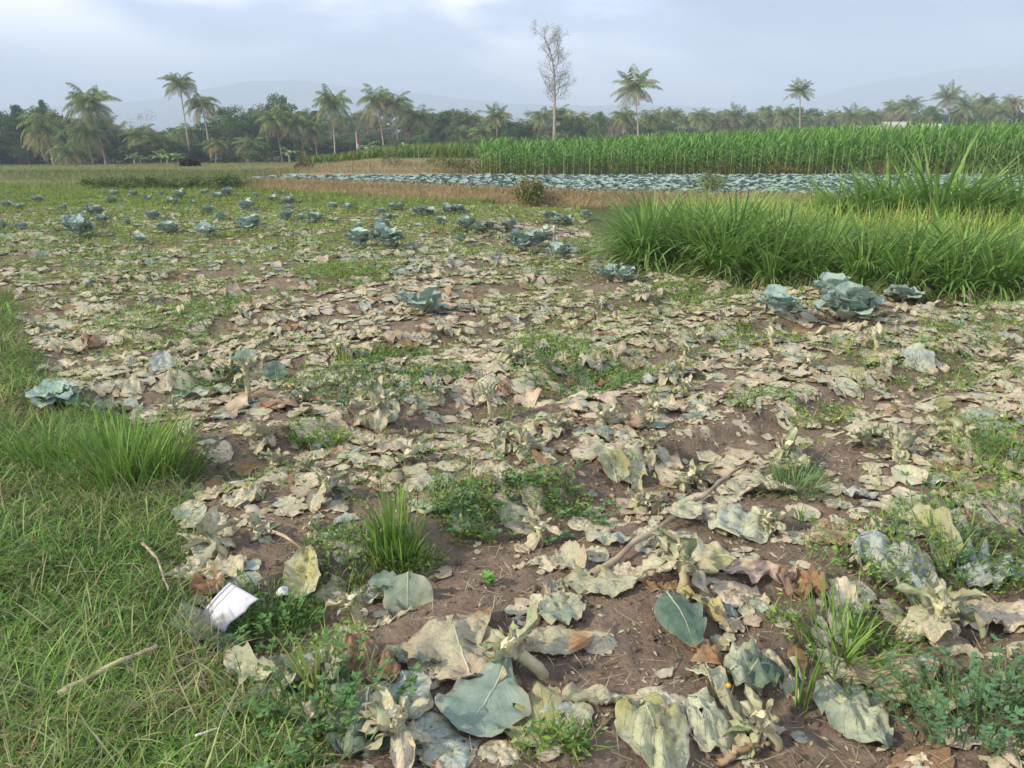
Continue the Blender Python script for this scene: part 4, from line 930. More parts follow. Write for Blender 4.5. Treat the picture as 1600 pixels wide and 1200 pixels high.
tuft(850, 790, 90, .07, .005, .26, gd, 'low leafy weeds in the central furrow', name='weed_clump', leafy=420, lcol=(.14, .24, .10), lsz=.03, cat='weed')
tuft(725, 790, 70, .06, .005, .17, gd, 'small dark weeds in the furrow left of the low leafy weeds', name='weed_clump', leafy=240, lcol=(.12, .22, .10), lsz=.026, cat='weed')
tuft(900, 600, 220, .14, .006, .35, gb, 'large green weed patch on the beds at the centre', name='weed_clump', leafy=500, lcol=(.11, .21, .08), cat='weed')
tuft(575, 615, 60, .09, .006, .36, gd, 'grey-green feathery weed patch behind the rosette stump', name='weed_clump', leafy=620, lcol=(.12, .19, .11), cat='weed')

# ------------------------------------------------------------------ sticks, plastic, stake
def stick(name, p, r, col, label, cat='stick', lift=.012):
    G = Geo(); pts_ = []
    for (px, py, dz) in p:
        x, y, z = P(px, py); pts_.append((x, y, z + dz + lift))
    q = np.array(pts_); t = np.linspace(0, len(q) - 1, 18); q2 = np.stack([np.interp(t, range(len(q)), q[:, i]) for i in range(3)], 1)
    q2[1:-1] += rng.normal(0, min(r * .4, .0045) * (1 if r > .01 else .45), (16, 3)); loc = tuple(q[0])
    tube(G, q2, np.linspace(r, r * .55, 18) * (1 + .5 * rng.random(18) ** 3), 8, vary(col, 18, .35), .25)
    return T(G.build(name, M_bark, loc=loc), label, cat)
stick('wooden_stick', [(925, 907, .01), (1000, 858, .035), (1065, 815, .03), (1120, 765, .02), (1165, 732, .01)], .0125, (.34, .28, .20), 'long bent bare wooden stick lying diagonally across the beds')
stick('dry_twig', [(395, 828, .02), (450, 860, .05), (505, 897, .03)], .006, (.40, .31, .19), 'thin straw-brown stem lying over the bed left of the furrow tuft', 'stem')
stick('dry_grass_blade', [(95, 1105, .03), (170, 1070, .05), (250, 1035, .05)], .009, (.40, .34, .22), 'long dry reed blade lying on the lower left grass', 'reed')
stick('dry_stalk', [(225, 860, .02), (250, 895, .05), (265, 935, .02)], .006, (.33, .28, .2), 'short grey stalk lying in the grass at the edge of the beds', 'stalk')
stick('twig', [(310, 1178, .05), (345, 1166, .05)], .003, (.6, .6, .55), 'small white twig in the grass at the bottom left', 'twig')
stick('root', [(1120, 1198, .0), (1160, 1185, .02), (1200, 1175, .02)], .011, (.35, .25, .15), 'brown root lying at the bottom edge right of centre', 'root')
def stake():
    x, y, z = P(865, 388); G = Geo(); r = empty('wooden_stake', (x, y, z)); tube(G, [(0, 0, -.1), (.004, 0, .15), (0, 0, .30)], [.022, .021, .02], 6, (.38, .33, .28), .1); G.build('post', M_bark, r)
    G = Geo(); tube(G, [(0, 0, .30), (0, 0, .34)], [.021, .012], 6, (.55, .5, .42), .2); G.build('split_top', M_bark, r); T(r, 'short grey wooden stake standing behind the round cabbage', 'stake')
stake()
def fruit():
    x, y, z = P(1136, 1092); G = Geo(); n = 8
    V = [(.009 * math.sin(math.pi * i / 7) * math.cos(2 * math.pi * j / n), .009 * math.sin(math.pi * i / 7) * math.sin(2 * math.pi * j / n), -.008 * math.cos(math.pi * i / 7)) for i in range(8) for j in range(n)]
    G.add(np.array(V) + np.array([x, y, z + .05]), [(i * n + j, i * n + (j + 1) % n, (i + 1) * n + (j + 1) % n, (i + 1) * n + j) for i in range(7) for j in range(n)], (.62, .36, .06)); tube(G, [(x, y, z + .056), (x + .003, y, z + .064)], [.0015, .001], 4, (.2, .2, .08))
    T(G.build('fruit', M_stem, loc=(x, y, z)), 'tiny orange-yellow fruit on the pale green leaf heap near the bottom', 'fruit')
fruit()
def bucket():
    # a broken piece of a white plastic bucket lying half sunk in the weeds
    x, y, z = P(350, 965); s = depth(x, y, z) / F; r = empty('bucket_fragment', (x, y, z)); T(r, 'cracked piece of a white plastic bucket half sunk in weeds at the grass edge', 'plastic bucket')
    def PX(px, py, h): q = flat(px, py, z + h); return np.array([q[0] - x, q[1] - y, h])
    A, B, Cc_, D = PX(312, 970, .03), PX(361, 912, .12), PX(408, 938, .10), PX(352, 990, .0)
    nr = np.cross(B - A, D - A); nr /= np.linalg.norm(nr); nr *= np.sign(nr[2]); nu, nv = 14, 16; V = []
    for i in range(nu):
        for j in range(nv):
            a = j / (nv - 1); b = i / (nu - 1); a2 = a * (1 - .10 * abs(math.sin(5 * b)) - .03 * math.sin(11 * b) * a)
            p = A * (1 - a2) * (1 - b) + B * (1 - a2) * b + Cc_ * a2 * b + D * a2 * (1 - b)
            V.append(p + nr * (.016 * math.sin(math.pi * b) + .010 * math.sin(math.pi * a)))
    G = Geo(); G.add(V, gridq(nu, nv), (.66, .67, .71)); b_ = G.build('side_wall', M_plastic, r); md = b_.modifiers.new('s', 'SOLIDIFY'); md.thickness = .004; md.offset = 0
    G = Geo(); V = np.array(V).reshape(nu, nv, 3)
    for q, rad in ((0, .007), (3, .0035)): tube(G, V[:, q] + nr * .002, rad, 7, (.60, .59, .60))
    G.build('rim', M_plastic, r)
    x, y, z2 = P(440, 943); G = Geo(); V = [(x - .03, y, z2 + .02), (x + .03, y + .004, z2 + .03), (x + .02, y + .03, z2 + .055), (x - .02, y + .02, z2 + .045)]; 
    u = np.linspace(0, 1, 5); VV = [np.array(V[0]) * (1 - a) * (1 - b) + np.array(V[1]) * a * (1 - b) + np.array(V[2]) * a * b + np.array(V[3]) * (1 - a) * b + np.array([0, 0, .01 * math.sin(3 * a)]) for b in u for a in u]
    G.add(VV, gridq(5, 5), (.74, .75, .76)); o = G.build('plastic_shard', M_plastic, loc=(x, y, z2)); md = o.modifiers.new('s', 'SOLIDIFY'); md.thickness = .003
    T(o, 'small white plastic shard in the furrow right of the bucket piece', 'plastic shard')
bucket()

# ------------------------------------------------------------------ corn
def corn_geo(seed):
    S = Geo(); Fg = Geo(); h = 1.0
    tube(S, [(0, 0, -.03), (.005, .004, h * .5), (.01, 0, h * .82)], [.016, .013, .006], 5, (.36, .41, .17))
    n = 11; zz = np.linspace(.14, .86, n); a = np.arange(n) * math.pi + rng.uniform(-.5, .5, n) + seed
    blades(Fg, np.stack([0 * zz, 0 * zz, zz], 1), rng.uniform(.34, .5, n) * (1.12 - .35 * np.abs(zz - .5)), .052, a, np.where(zz > .75, .15, .45), np.where(zz > .75, .9, rng.uniform(1.2, 2.2, n)), vary((.10, .23, .05), n, .4), 6, tipcol=(.21, .35, .09))
    return S, Fg
cg = [corn_geo(i * 1.1) for i in range(6)]; cobj = []
def corn_h(x): return float(np.interp(x, [-1, 0, 4, 9, 17], [.84, .86, .92, 1.05, 1.33]))
k = 0; Gc = Geo(); cl = []
for j in range(60):
    Y = 25.15 + j * .40; X = -1.0 + (j % 2) * .1
    while X < Y * .74:
        depth_lim = 33 + 10 * sm(0, 12, X)
        if Y < depth_lim: cl.append((Y + rng.uniform(-.08, .08), X + rng.uniform(-.06, .06)))
        X += (.26 if j < 3 else .34) * rng.uniform(.7, 1.3)
        if j > 14: X += .1
for (Y, X) in cl:
    i = int(rng.integers(6)); z = float(H(X, Y, False)); s = corn_h(X) * rng.uniform(.78, 1.14); a = rng.uniform(0, 6.28)
    ws = s * 1.0
    if k < 300:
        if k < 6:
            o = empty('corn_plant', (X, Y, z)); cg[k][0].build('stalk', M_grass, o); cg[k][1].build('foliage', M_grass, o); cobj.append(o); o.rotation_euler = (0, 0, a); o.scale = (1, 1, s)
        else: o = copy_thing(cobj[i], (X, Y, z), a, (1.05, 1.05, s))
        T(o, 'green corn plant in the front rows' + (', short, at the left end of the field' if X < 3 else ', in the middle of the field' if X < 10 else ', tall, towards the right'), 'corn plant', 'corn plants at the front of the corn field'); k += 1
    else:
        ca, sa = math.cos(a), math.sin(a)
        for g in cg[i][(0 if Y < 27 else 1):]:
            V = np.concatenate(g.V) @ np.array([[ca, sa, 0], [-sa, ca, 0], [0, 0, 1]]) * np.array([1.1, 1.1, s]) + np.array([X, Y, z])
            Gc.add(V, np.concatenate(g.Q), np.concatenate(g.C))
T(Gc.build('corn_field', M_grass), 'dense green corn filling the field behind its front rows', 'corn', kind='stuff')

# ------------------------------------------------------------------ shrubs, heaps, banana plants
def shrub_mesh(w_, h, n, col, stems=10, stemcol=(.30, .2, .12), lsz=.06):
    G = Geo(); S = Geo()
    for k in range(stems):
        a = rng.uniform(0, 6.28); r = w_ * .5 * rng.random()
        tube(S, [(0.1 * r * math.cos(a), .1 * r * math.sin(a), -.02), (.6 * r * math.cos(a), .6 * r * math.sin(a), h * .5), (r * math.cos(a), r * math.sin(a), h * rng.uniform(.75, 1))], [.014 * h, .010 * h, .004 * h], 4, stemcol)
    cc = rng.normal(size=(14, 3)); cc /= np.linalg.norm(cc, axis=1)[:, None]; cc *= np.array([w_ * .36, w_ * .36, h * .32]); cc[:, 2] += h * .6
    i = rng.integers(0, 14, n); Pp = cc[i] + rng.normal(size=(n, 3)) * np.array([w_, w_, h]) * .12; Pp[:, 2] = np.abs(Pp[:, 2])
    cards(G, Pp, rng.uniform(.6, 1.3, n) * lsz, vary(col, n, .3), up=.2, asp=.55)
    return G, S
def shrub(px, py, w_, h, col, label, n=900, stems=10, lsz=.06, d=None, stemcol=(.30, .2, .12), name='shrub'):
    if d is None: x, y, z = P(px, py)
    else: y = d; x = (px - 800) / F * depth(0, d, 0); z = float(H(x, y, False))
    o = empty(name, (x, y, z), rng.uniform(0, 6)); g, s = shrub_mesh(w_, h, n, col, stems, stemcol, lsz); g.build('foliage', M_fol, o); s.build('stem', M_bark, o); T(o, label, 'shrub'); return o
shrub(826, 322, .66, .60, (.20, .22, .08), 'brown-stemmed bush standing in the dry bank right of centre', 2200, 60, .06, stemcol=(.36, .27, .15))
shrub(1112, 305, .7, .5, (.17, .23, .07), 'low round bush at the edge of the raised cabbage plot by the elephant grass', 800, 8, .05)
shrub(362, 297, .8, .42, (.09, .14, .05), 'dark bush at the left end of the dry bank', 700)
GB = 'dark bushes along the left field edge'
for i, px in enumerate((185, 205, 235, 250, 262, 290, 310, 335, 150, 170)):
    T(shrub(px, 296 + (i % 3), .75, .36, (.12, .18, .06) if i % 2 else (.09, .14, .05), ['round', 'low', 'ragged'][i % 3] + (' dark' if i % 2 == 0 else ' green') + ' bush on the far left field edge' + (', at its thin left end' if px < 180 else ', at its right end' if px > 280 else ', near its middle'), 500), group=GB)
for px, lab in ((690, 'small bush on the bare bank left of the corn'), (718, 'second small bush on the bare bank left of the corn'), (745, 'green bush spreading beside the end of the corn'), (612, 'low olive bush on the pink bare plot')):
    shrub(px, 0, 1.0 if px != 745 else 1.9, .55, (.13, .17, .06), lab, 600, d=25.8 if px != 612 else 31)
shrub(953, 0, 1.2, .5, (.10, .15, .06), 'bush at the foot of the corn left of its middle', 600, d=25.0)
shrub(1112, 0, 1.2, .5, (.12, .17, .06), 'bush at the foot of the corn behind the raised plot bush', 600, d=25.0)
shrub(1225, 0, 1.1, .5, (.16, .17, .06), 'brownish bush at the foot of the corn right of its middle', 600, d=25.0)
shrub(1370, 0, 1.1, .5, (.17, .17, .06), 'bush at the foot of the tall right corn', 600, d=25.0)
shrub(476, 0, .8, 1.0, (.07, .11, .05), 'dark narrow bush on the bank above the right heap', 700, d=37)
def heap(px, d, w_, h, col, label):
    y = d; x = (px - 800) / F * depth(0, d, 0); z = float(H(x, y, False)); G = Geo(); nu, nv = 16, 24; V = []
    for i in range(nu):
        for j in range(nv):
            t = i / (nu - 1); a = 2 * math.pi * j / nv; r = w_ * .5 * math.sin(t * math.pi / 2) * (1 + .25 * (noise(j * .5 % 12, i * .5, 4) - .5))
            V.append((r * math.cos(a), r * math.sin(a) * .7, h * math.cos(t * math.pi / 2) * (1 + .5 * (noise(j * .8, i * .9, 9) - .5)) - .02))
    G.add(V, [(i * nv + j, i * nv + (j + 1) % nv, (i + 1) * nv + (j + 1) % nv, (i + 1) * nv + j) for i in range(nu - 1) for j in range(nv)], col)
    n = 900; t = rng.random(n) ** .5 * math.pi / 2; a = rng.uniform(0, 6.28, n); Pp = np.stack([w_ * .5 * np.sin(t) * np.cos(a), w_ * .35 * np.sin(t) * np.sin(a), h * np.cos(t) * 1.1], 1)
    cards(G, Pp, .16, vary(col, n, .5), up=.3, asp=.4)
    o = G.build('plant_heap', M_bark); o.location = (x, y, z); T(o, label, 'heap')
heap(297, 44, 1.1, .32, (.07, .055, .045), 'dark brown heap of dry plant waste at the left end of the bare plot')
heap(477, 29, .78, .24, (.21, .155, .12), 'reddish brown heap of plant waste behind the raised cabbage plot')
def banana():
    G = Geo(); S = Geo(); tube(S, [(0, 0, -.1), (0, 0, 1.4)], [.13, .09], 7, (.30, .34, .15)); n = 9
    for k in range(n):
        leaf_geo(G, rng.uniform(1.6, 2.3), .5, (.17, .30, .09), (.26, .38, .13), nu=9, nv=4, drape=False, base0=True, tilt=rng.uniform(.6, 1.4), yaw=k * 2.4, pos=(0, 0, 1.3), bend=-1.6, cross=-.5, rag=.4, crumple=.2, rib=False, shape=.5)
    return G, S
bg_, bs_ = banana(); ban = None
for i, (px, d, s, lab) in enumerate([(206, 118, .95, 'leftmost small banana plant at the wood edge behind the left field'), (216, 119, .8, 'second small banana plant from the left at the wood edge'), (248, 117, 1.0, 'banana plant in the group below the two tall leaning palms'), (258, 118, 1.15, 'tallest banana plant in the group left of the tall palms'), (274, 118, .9, 'rightmost banana plant of the group left of the tall palms'),
                                     (450, 126, 1.1, 'banana plant among palm trunks left of centre'), (575, 128, 1.3, 'large banana plant beside the flag'), (632, 130, 1.1, 'banana plant near the small bright green tree'), (1090, 145, 1.2, 'banana leaves rising above the corn right of centre'), (960, 118, 1.1, 'light green banana plant above the corn, left of the tall palm'), (763, 27, .36, 'small papaya-like plant with one thin trunk left of the corn')]):
    x = (px - 800) / F * depth(0, d, 0); z = float(H(x, d, False))
    if ban is None: ban = o = empty('banana_plant', (x, d, z), 0, s); bg_.build('foliage', M_fol, o); bs_.build('stem', M_bark, o)
    else: o = copy_thing(ban, (x, d, z), rng.uniform(0, 6), s)
    T(o, lab, 'banana plant')

# ------------------------------------------------------------------ trees
def zpix(py, d): return CAMZ + d * math.tan(math.atan((600 - py) / F) - PITCH)
def palm_crown(seed, n=36, Lf=4.6, brown=.25, dr_=1.0):
    G = Geo()
    for k in range(n):
        a = 2.4 * k + rng.uniform(-.25, .25); f = k / n; el = R(82 - 112 * f ** .9) + rng.uniform(-.12, .12); L_ = Lf * rng.uniform(.8, 1.08) * (.85 if f < .15 else 1)
        m = 25; s = np.linspace(0, 1, m); th = math.pi / 2 - el + dr_ * (1.15 + .6 * rng.random()) * s ** 1.4 * (1 if f < .8 else .5)
        step = L_ / (m - 1); r = np.cumsum(np.sin(th)) * step; z = np.cumsum(np.cos(th)) * step; r -= r[0]; z -= z[0]
        pt = np.stack([r * math.cos(a), r * math.sin(a), z], 1)
        col = np.array((.17, .24, .07)) * rng.uniform(.65, 1.4)
        if f > 1 - brown * .8 or rng.random() < .06: col = np.array((.32, .25, .12)) * rng.uniform(.8, 1.2)
        elif f > .5: col = col * .7 + np.array((.26, .25, .10)) * .3
        tube(G, pt[::3], np.linspace(.05, .015, len(pt[::3])), 3, (.28, .29, .13))
        sd = np.array([-math.sin(a), math.cos(a), 0])
        for sg_ in (-1, 1):
            b = pt[2:]; q = len(b); ss = s[2:]; ll = 1.0 * np.sin(np.pi * np.clip(ss * .93 + .05, 0, 1)) ** .6 * 1.15 + .1
            fw = np.gradient(b, axis=0); fw /= np.linalg.norm(fw, axis=1)[:, None]
            droop = rng.uniform(.35, .95, q)[:, None]
            dr = sg_ * sd[None] * .85 + fw * .5 + np.array([0, 0, -1]) * droop; dr /= np.linalg.norm(dr, axis=1)[:, None]
            tip = b + dr * ll[:, None] * rng.uniform(.85, 1.1, (q, 1)); hw_ = fw * .066; mid = b + (tip - b) * .5 + np.array([0, 0, .04])
            V = np.stack([b, mid - hw_, tip, mid + hw_], 1); G.add(V.reshape(-1, 3), np.arange(q * 4).reshape(q, 4), np.repeat(vary(col, q, .15), 4, 0))
    for k in range(8):
        a = rng.uniform(0, 6.28); c = np.array([.3 * math.cos(a), .3 * math.sin(a), -.25 - .2 * rng.random()]); tube(G, [c + [0, 0, .16], c + [0, 0, .05], c - [0, 0, .1], c - [0, 0, .17]], [.05, .14, .13, .03], 6, (.30, .22, .08))
    return G
pcr = [palm_crown(i, n=[34, 36, 28, 38, 24, 32, 30][i], Lf=4.4 + .3 * (i % 2), brown=[.15, .3, .2, .45, .1, .3, .6][i], dr_=[.95, 1.2, .75, 1.3, .6, 1.05, 1.45][i]) for i in range(7)]; pcm = [None] * 7
PG = 'coconut palms at the edge of the wood'
def palm(cx, cy, bx, d, v, label, s=1.0, lean=None):
    X = (bx - 800) / F * depth(0, d, 0); Z = float(H(X, d, False)); tx = (cx - 800) / F * d * cp * 1.0; tz = zpix(cy, d)
    tx = (cx - 800) / F * (d * cp - (tz - CAMZ) * sp); X = (bx - 800) / F * (d * cp - (Z - CAMZ) * sp)
    o = empty('coconut_palm', (X, d, Z)); G = Geo(); hh = tz - Z; n = 12; t = np.linspace(0, 1, n)
    pts_ = np.stack([(tx - X) * t ** 1.25, .3 * np.sin(t * 2), hh * t], 1); pts_[0, 2] = -.4
    tube(G, pts_, np.interp(t, [0, .08, 1], [.22, .135, .09]) * (s ** .4), 7, vary((.40, .34, .26), n, .15)); G.build('trunk', M_bark, o)
    if pcm[v] is None: c = pcr[v].build('crown', M_fol, o); pcm[v] = c.data
    else: c = bpy.data.objects.new('crown', pcm[v]); C.objects.link(c); c.parent = o
    c.location = (tx - X, pts_[-1][1], hh - .1); c.rotation_euler = (rng.uniform(-.12, .12), rng.uniform(-.12, .12), rng.uniform(0, 6.28)); s *= 1.03; c.scale = (s * rng.uniform(.88, 1.06), s * rng.uniform(.88, 1.06), s * rng.uniform(.85, 1.25))
    T(o, label, 'palm tree', PG); return o
palm(66, 200, 84, 122, 1, 'leaning coconut palm with a pale trunk, first from the left', .95)
palm(138, 163, 166, 120, 0, 'tall full coconut palm above the yellowish one at far left', 1.1)
palm(130, 209, 146, 118, 3, 'yellowish coconut palm with an orange-brown crown base at far left', .85)
palm(106, 240, 108, 116, 1, 'short coconut palm with drooping fronds between the first palm and the yellowish one', .75)
palm(219, 213, 221, 128, 0, 'low bushy palm left of the tall leaning pair', .9)
palm(250, 222, 253, 128, 1, 'low bushy palm just left of the tall leaning pair', .85)
palm(279, 130, 298, 130, 0, 'tallest slender leaning coconut palm at left, against the sky', .82)
palm(314, 162, 331, 130, 6, 'slender leaning coconut palm right beside the tallest one', .78)
palm(294, 207, 297, 140, 3, 'brownish palm half hidden behind the tall leaning pair', .85)
palm(337, 226, 337, 126, 3, 'short palm with yellow fronds right of the tall leaning pair', .6)
palm(392, 228, 392, 128, 1, 'low spreading palm between the pair and the row of palms', .8)
palm(428, 186, 441, 135, 3, 'coconut palm with brown drooping fronds, first of the row left of centre', .95)
palm(463, 194, 478, 136, 1, 'coconut palm second in the row left of centre', .85)
palm(489, 202, 496, 136, 3, 'small brownish palm third in the row left of centre', .7)
palm(518, 163, 524, 134, 0, 'large full coconut palm right of the row left of centre', .98)
palm(589, 160, 601, 145, 1, 'left of two big palms growing crown to crown', 1.0)
palm(617, 163, 623, 146, 0, 'right of two big palms growing crown to crown', .98)
palm(655, 184, 657, 150, 1, 'palm behind the small bright green tree', .95)
palm(713, 208, 713, 150, 3, 'brown drooping palm in the wood left of the lone thin palm', .9)
palm(752, 207, 752, 145, 0, 'small yellow-green palm at the wood edge', .65)
palm(776, 182, 777, 150, 2, 'upright palm standing clear of the wood at centre left', .75)
palm(848, 184, 845, 155, 3, 'pale palm just left of the tall bare tree', .75)
palm(875, 178, 876, 170, 1, 'palm crown showing behind the tall bare tree', .8)
palm(993, 136, 998, 135, 2, 'tall lone coconut palm right of the tall bare tree', .98)
palm(975, 184, 978, 150, 3, 'brownish palm close left of the tall lone palm trunk', .75)
palm(1018, 188, 1020, 160, 3, 'palm just right of the tall lone palm', .95)
palm(1036, 186, 1037, 165, 1, 'second palm right of the tall lone palm', .8)
palm(1054, 180, 1055, 190, 0, 'slim palm third right of the tall lone palm', .85)
palm(1251, 141, 1249, 150, 4, 'lone tall palm standing high above the corn at right', .78)
fp = [(1070, 190), (1095, 184), (1116, 194), (1150, 181), (1163, 190), (1196, 172), (1204, 182), (1226, 180), (1262, 188), (1300, 184), (1317, 181), (1332, 183), (1356, 180), (1396, 171), (1424, 166), (1483, 152), (1512, 166), (1543, 160), (1582, 161), (1620, 158), (1655, 165), (900, 190), (925, 196), (1180, 192), (1346, 190), (1456, 178), (1498, 175), (690, 190), (735, 200), (560, 200), (-30, 180), (-80, 190), (1560, 178), (365, 205), (405, 200), (545, 190), (572, 186), (630, 184), (676, 196), (640, 205), (735, 188), (700, 205), (800, 200), (825, 200), (450, 205), (508, 200), (535, 212), (345, 198), (180, 215), (160, 205), (20, 195), (1135, 190), (1215, 188), (1285, 192), (1375, 184)]
for i, (px, py) in enumerate(fp):
    d = 215 + rng.uniform(-12, 15) if px > 1050 else 160; s = rng.uniform(.82, 1.05) * (1.05 if px > 1380 else .95)
    wh = ('far right end' if px > 1520 else 'right beside the houses' if px > 1400 else 'behind the houses' if px > 1330 else 'right of the lone tall palm' if px > 1252 else 'left of the lone tall palm' if px > 1140 else 'right of the tall pair at centre' if px > 1050 else 'around the tall bare tree' if px > 790 else 'left of the tall bare tree' if px > 680 else 'among the palms left of centre' if px > 420 else 'behind the tall leaning pair' if px > 250 else 'at the far left')
    palm(px, py, px + rng.uniform(-5, 5), d, int(rng.integers(7)), ('distant ' + ['tall', 'low'][int(py > 182)] + ' coconut palm in the hazy treeline, ' + wh), s)

def tree_mesh(kind):
    """unit tree: height 1 x 10 m, returns crown and trunk geometry"""
    G = Geo(); S = Geo(); hgt = 10.0
    P_ = {'dense': dict(n=5200, nb=26, c=(.06, .12, .042), z0=.08, rx=.40, sz=.42, sp=.105), 'mid': dict(n=4600, nb=24, c=(.11, .19, .055), z0=.2, rx=.38, sz=.38, sp=.10), 'pale': dict(n=2600, nb=20, c=(.19, .21, .12), z0=.35, rx=.42, sz=.32, sp=.09),
          'grey': dict(n=1300, nb=22, c=(.24, .21, .16), z0=.25, rx=.40, sz=.26, sp=.12), 'bright': dict(n=4000, nb=16, c=(.10, .21, .05), z0=.35, rx=.40, sz=.36, sp=.10), 'feathery': dict(n=4200, nb=30, c=(.075, .14, .05), z0=.1, rx=.30, sz=.34, sp=.075)}[kind]
    nb = P_['nb']; t = rng.random(nb); zz = P_['z0'] + (1 - P_['z0']) * t; rad = P_['rx'] * np.sin(np.pi * (.12 + .80 * t)) ** .7 * rng.uniform(.3, 1, nb); a = np.arange(nb) * 2.4
    if kind == 'feathery': rad = P_['rx'] * rng.random(nb) * (.6 + .4 * t); zz = P_['z0'] + (1 - P_['z0']) * rng.random(nb) ** .7
    cc = np.stack([rad * np.cos(a), rad * np.sin(a), zz * .93], 1) * hgt
    for k in range(nb):
        b0 = np.array([0, 0, hgt * max(.1, zz[k] * .45)]); m_ = (b0 + cc[k]) / 2 + np.array([0, 0, -.2])
        tube(S, [b0, m_, cc[k]], [.07, .045, .015], 4, (.33, .29, .24) if kind in ('grey', 'pale') else (.2, .17, .13))
    tube(S, [(0, 0, -.5), (.1, 0, hgt * .3), (0, .1, hgt * .75)], [.24, .17, .06], 7, (.34, .30, .24))
    n = P_['n']; i = rng.integers(0, nb, n); sz = rng.uniform(.6, 1.5, nb)[i][:, None]
    q = rng.normal(size=(n, 3)); q /= np.linalg.norm(q, axis=1)[:, None]; q *= rng.random((n, 1)) ** .45
    Pp = cc[i] + q * np.array([1.5, 1.5, 1.0]) * hgt * P_['sp'] * sz
    tone = rng.uniform(.75, 1.3, nb)[i][:, None]
    cards(G, Pp, P_['sz'] * rng.uniform(.6, 1.3, n), vary(np.array(P_['c']) * tone, n, .22), up=.25, asp=.6)
    return G, S
TP = {}
for kd in ('dense', 'mid', 'pale', 'grey', 'bright', 'feathery'):
    for v in range(2 if kd in ('dense', 'mid') else 1): TP[(kd, v)] = [tree_mesh(kd), None]
def tree(px, ptop, d, kd, wpx, label, group='trees in the wood behind the fields'):
    v = int(rng.integers(2)) if (kd, 1) in TP else 0
    Z0 = 0; X = (px - 800) / F * d * cp; Z = float(H(X, d, False)); X = (px - 800) / F * (d * cp - (Z - CAMZ) * sp)
    hh = zpix(ptop, d) - Z; wm = wpx / F * d * .96; e = TP[(kd, v)]
    sx = wm / 8.2; sz = hh / 10
    if e[1] is None:
        o = empty(kd_name[kd], (X, d, Z)); a = e[0][0].build('crown', M_fol, o); b = e[0][1].build('trunk', M_bark, o); e[1] = o; o.rotation_euler = (0, 0, rng.uniform(0, 6)); o.scale = (sx, sx, sz)
    else: o = copy_thing(e[1], (X, d, Z), rng.uniform(0, 6.28), (sx, sx, sz))
    T(o, label, 'tree', group); return o
kd_name = {'dense': 'dense_tree', 'mid': 'leafy_tree', 'pale': 'sparse_tree', 'grey': 'bare_tree', 'bright': 'bright_tree', 'feathery': 'bamboo_clump'}
prof = np.array([(-200, 165), (0, 172), (30, 180), (60, 186), (100, 180), (140, 190), (180, 200), (200, 206), (260, 208), (330, 196), (360, 182), (400, 170), (430, 162), (460, 176), (520, 190), (560, 182), (600, 200), (650, 192), (700, 180), (730, 184), (760, 198), (820, 190), (860, 198), (920, 188), (960, 188), (1000, 192), (1060, 188), (1200, 187), (1300, 186), (1400, 186), (1440, 182), (1500, 178), (1600, 176), (1900, 176)], float)
desc = {'dense': 'dense dark evergreen tree', 'mid': 'mid-green leafy tree', 'pale': 'pale sparse tree', 'grey': 'greyish nearly leafless tree', 'bright': 'fresh green tree', 'feathery': 'dark feathery bamboo clump'}
px = -160.0; i = 0
while px < 1790:
    far = px > 1050; d = (232 if far else 158 if px > 420 else 138) + rng.uniform(-6, 8)
    kd = ('dense' if px < 190 else rng.choice(['dense', 'mid', 'mid', 'pale', 'feathery']) if px < 560 else rng.choice(['mid', 'dense', 'pale', 'grey', 'mid']) if px < 1060 else rng.choice(['mid', 'dense', 'dense', 'feathery']))
    kd = str(kd); tp = float(np.interp(px, prof[:, 0], prof[:, 1])) + rng.uniform(-20, 2); wp = rng.uniform(46, 76) * (.75 if far else 1)
    wh = ('at the far left' if px < 110 else 'behind the first palms at left' if px < 210 else 'behind the tall leaning palms' if px < 350 else 'behind the palm row left of centre' if px < 540 else 'behind the two close big palms' if px < 680 else 'left of the tall bare tree' if px < 850 else 'between the tall bare tree and the lone palm' if px < 990 else 'just right of the lone palm at centre' if px < 1140 else 'around the lone tall right palm' if px < 1320 else 'behind the houses' if px < 1450 else 'at the right end of the treeline')
    tree(px, tp, d, kd, wp, f'{desc[kd]} {"standing" if i % 2 else "growing"} {wh}'); i += 1
    px += rng.uniform(15, 24) * (.85 if far else 1)
# lower shrubs and trees closing the foot of the wood
px = -160.0
while px < 1700:
    far = px > 1050; d = (205 if far else 146 if px > 420 else 131) + rng.uniform(-4, 4); tp = 222 + rng.uniform(-6, 8) if px < 420 else 214 + rng.uniform(-6, 8)
    if px > 1050: tp = 202 + rng.uniform(-4, 4)
    tree(px, tp, d, str(rng.choice(['dense', 'dense', 'mid'])), rng.uniform(45, 65), 'low dark ' + ('bushy tree closing the foot of the wood ' if rng.random() < .5 else 'thicket tree at the foot of the wood ') + ('at left' if px < 300 else 'left of centre' if px < 600 else 'around the centre' if px < 1000 else 'at right'))
    px += rng.uniform(20, 30)
tree(40, 160, 150, 'feathery', 40, 'dark feathery treetop poking above the left wood')
tree(82, 152, 150, 'feathery', 26, 'thin curved bamboo tip highest above the left wood')
tree(232, 174, 190, 'grey', 42, 'round greyish treetop between the left palms')
tree(375, 178, 136, 'mid', 46, 'leafy tree with two pale trunks right of the tall leaning palms')
tree(430, 155, 155, 'dense', 46, 'dark rounded tree highest in the wood left of centre')
tree(400, 163, 158, 'dense', 44, 'dark domed tree left of the highest rounded one')
tree(655, 206, 132, 'bright', 30, 'small bright green tree at the wood edge')
tree(700, 170, 165, 'grey', 36, 'tall greyish sparse tree left of centre')
tree(727, 171, 165, 'dense', 24, 'narrow dark green tree beside the greyish one')
tree(826, 171, 160, 'pale', 40, 'airy pale tree with open crown left of the tall bare tree')
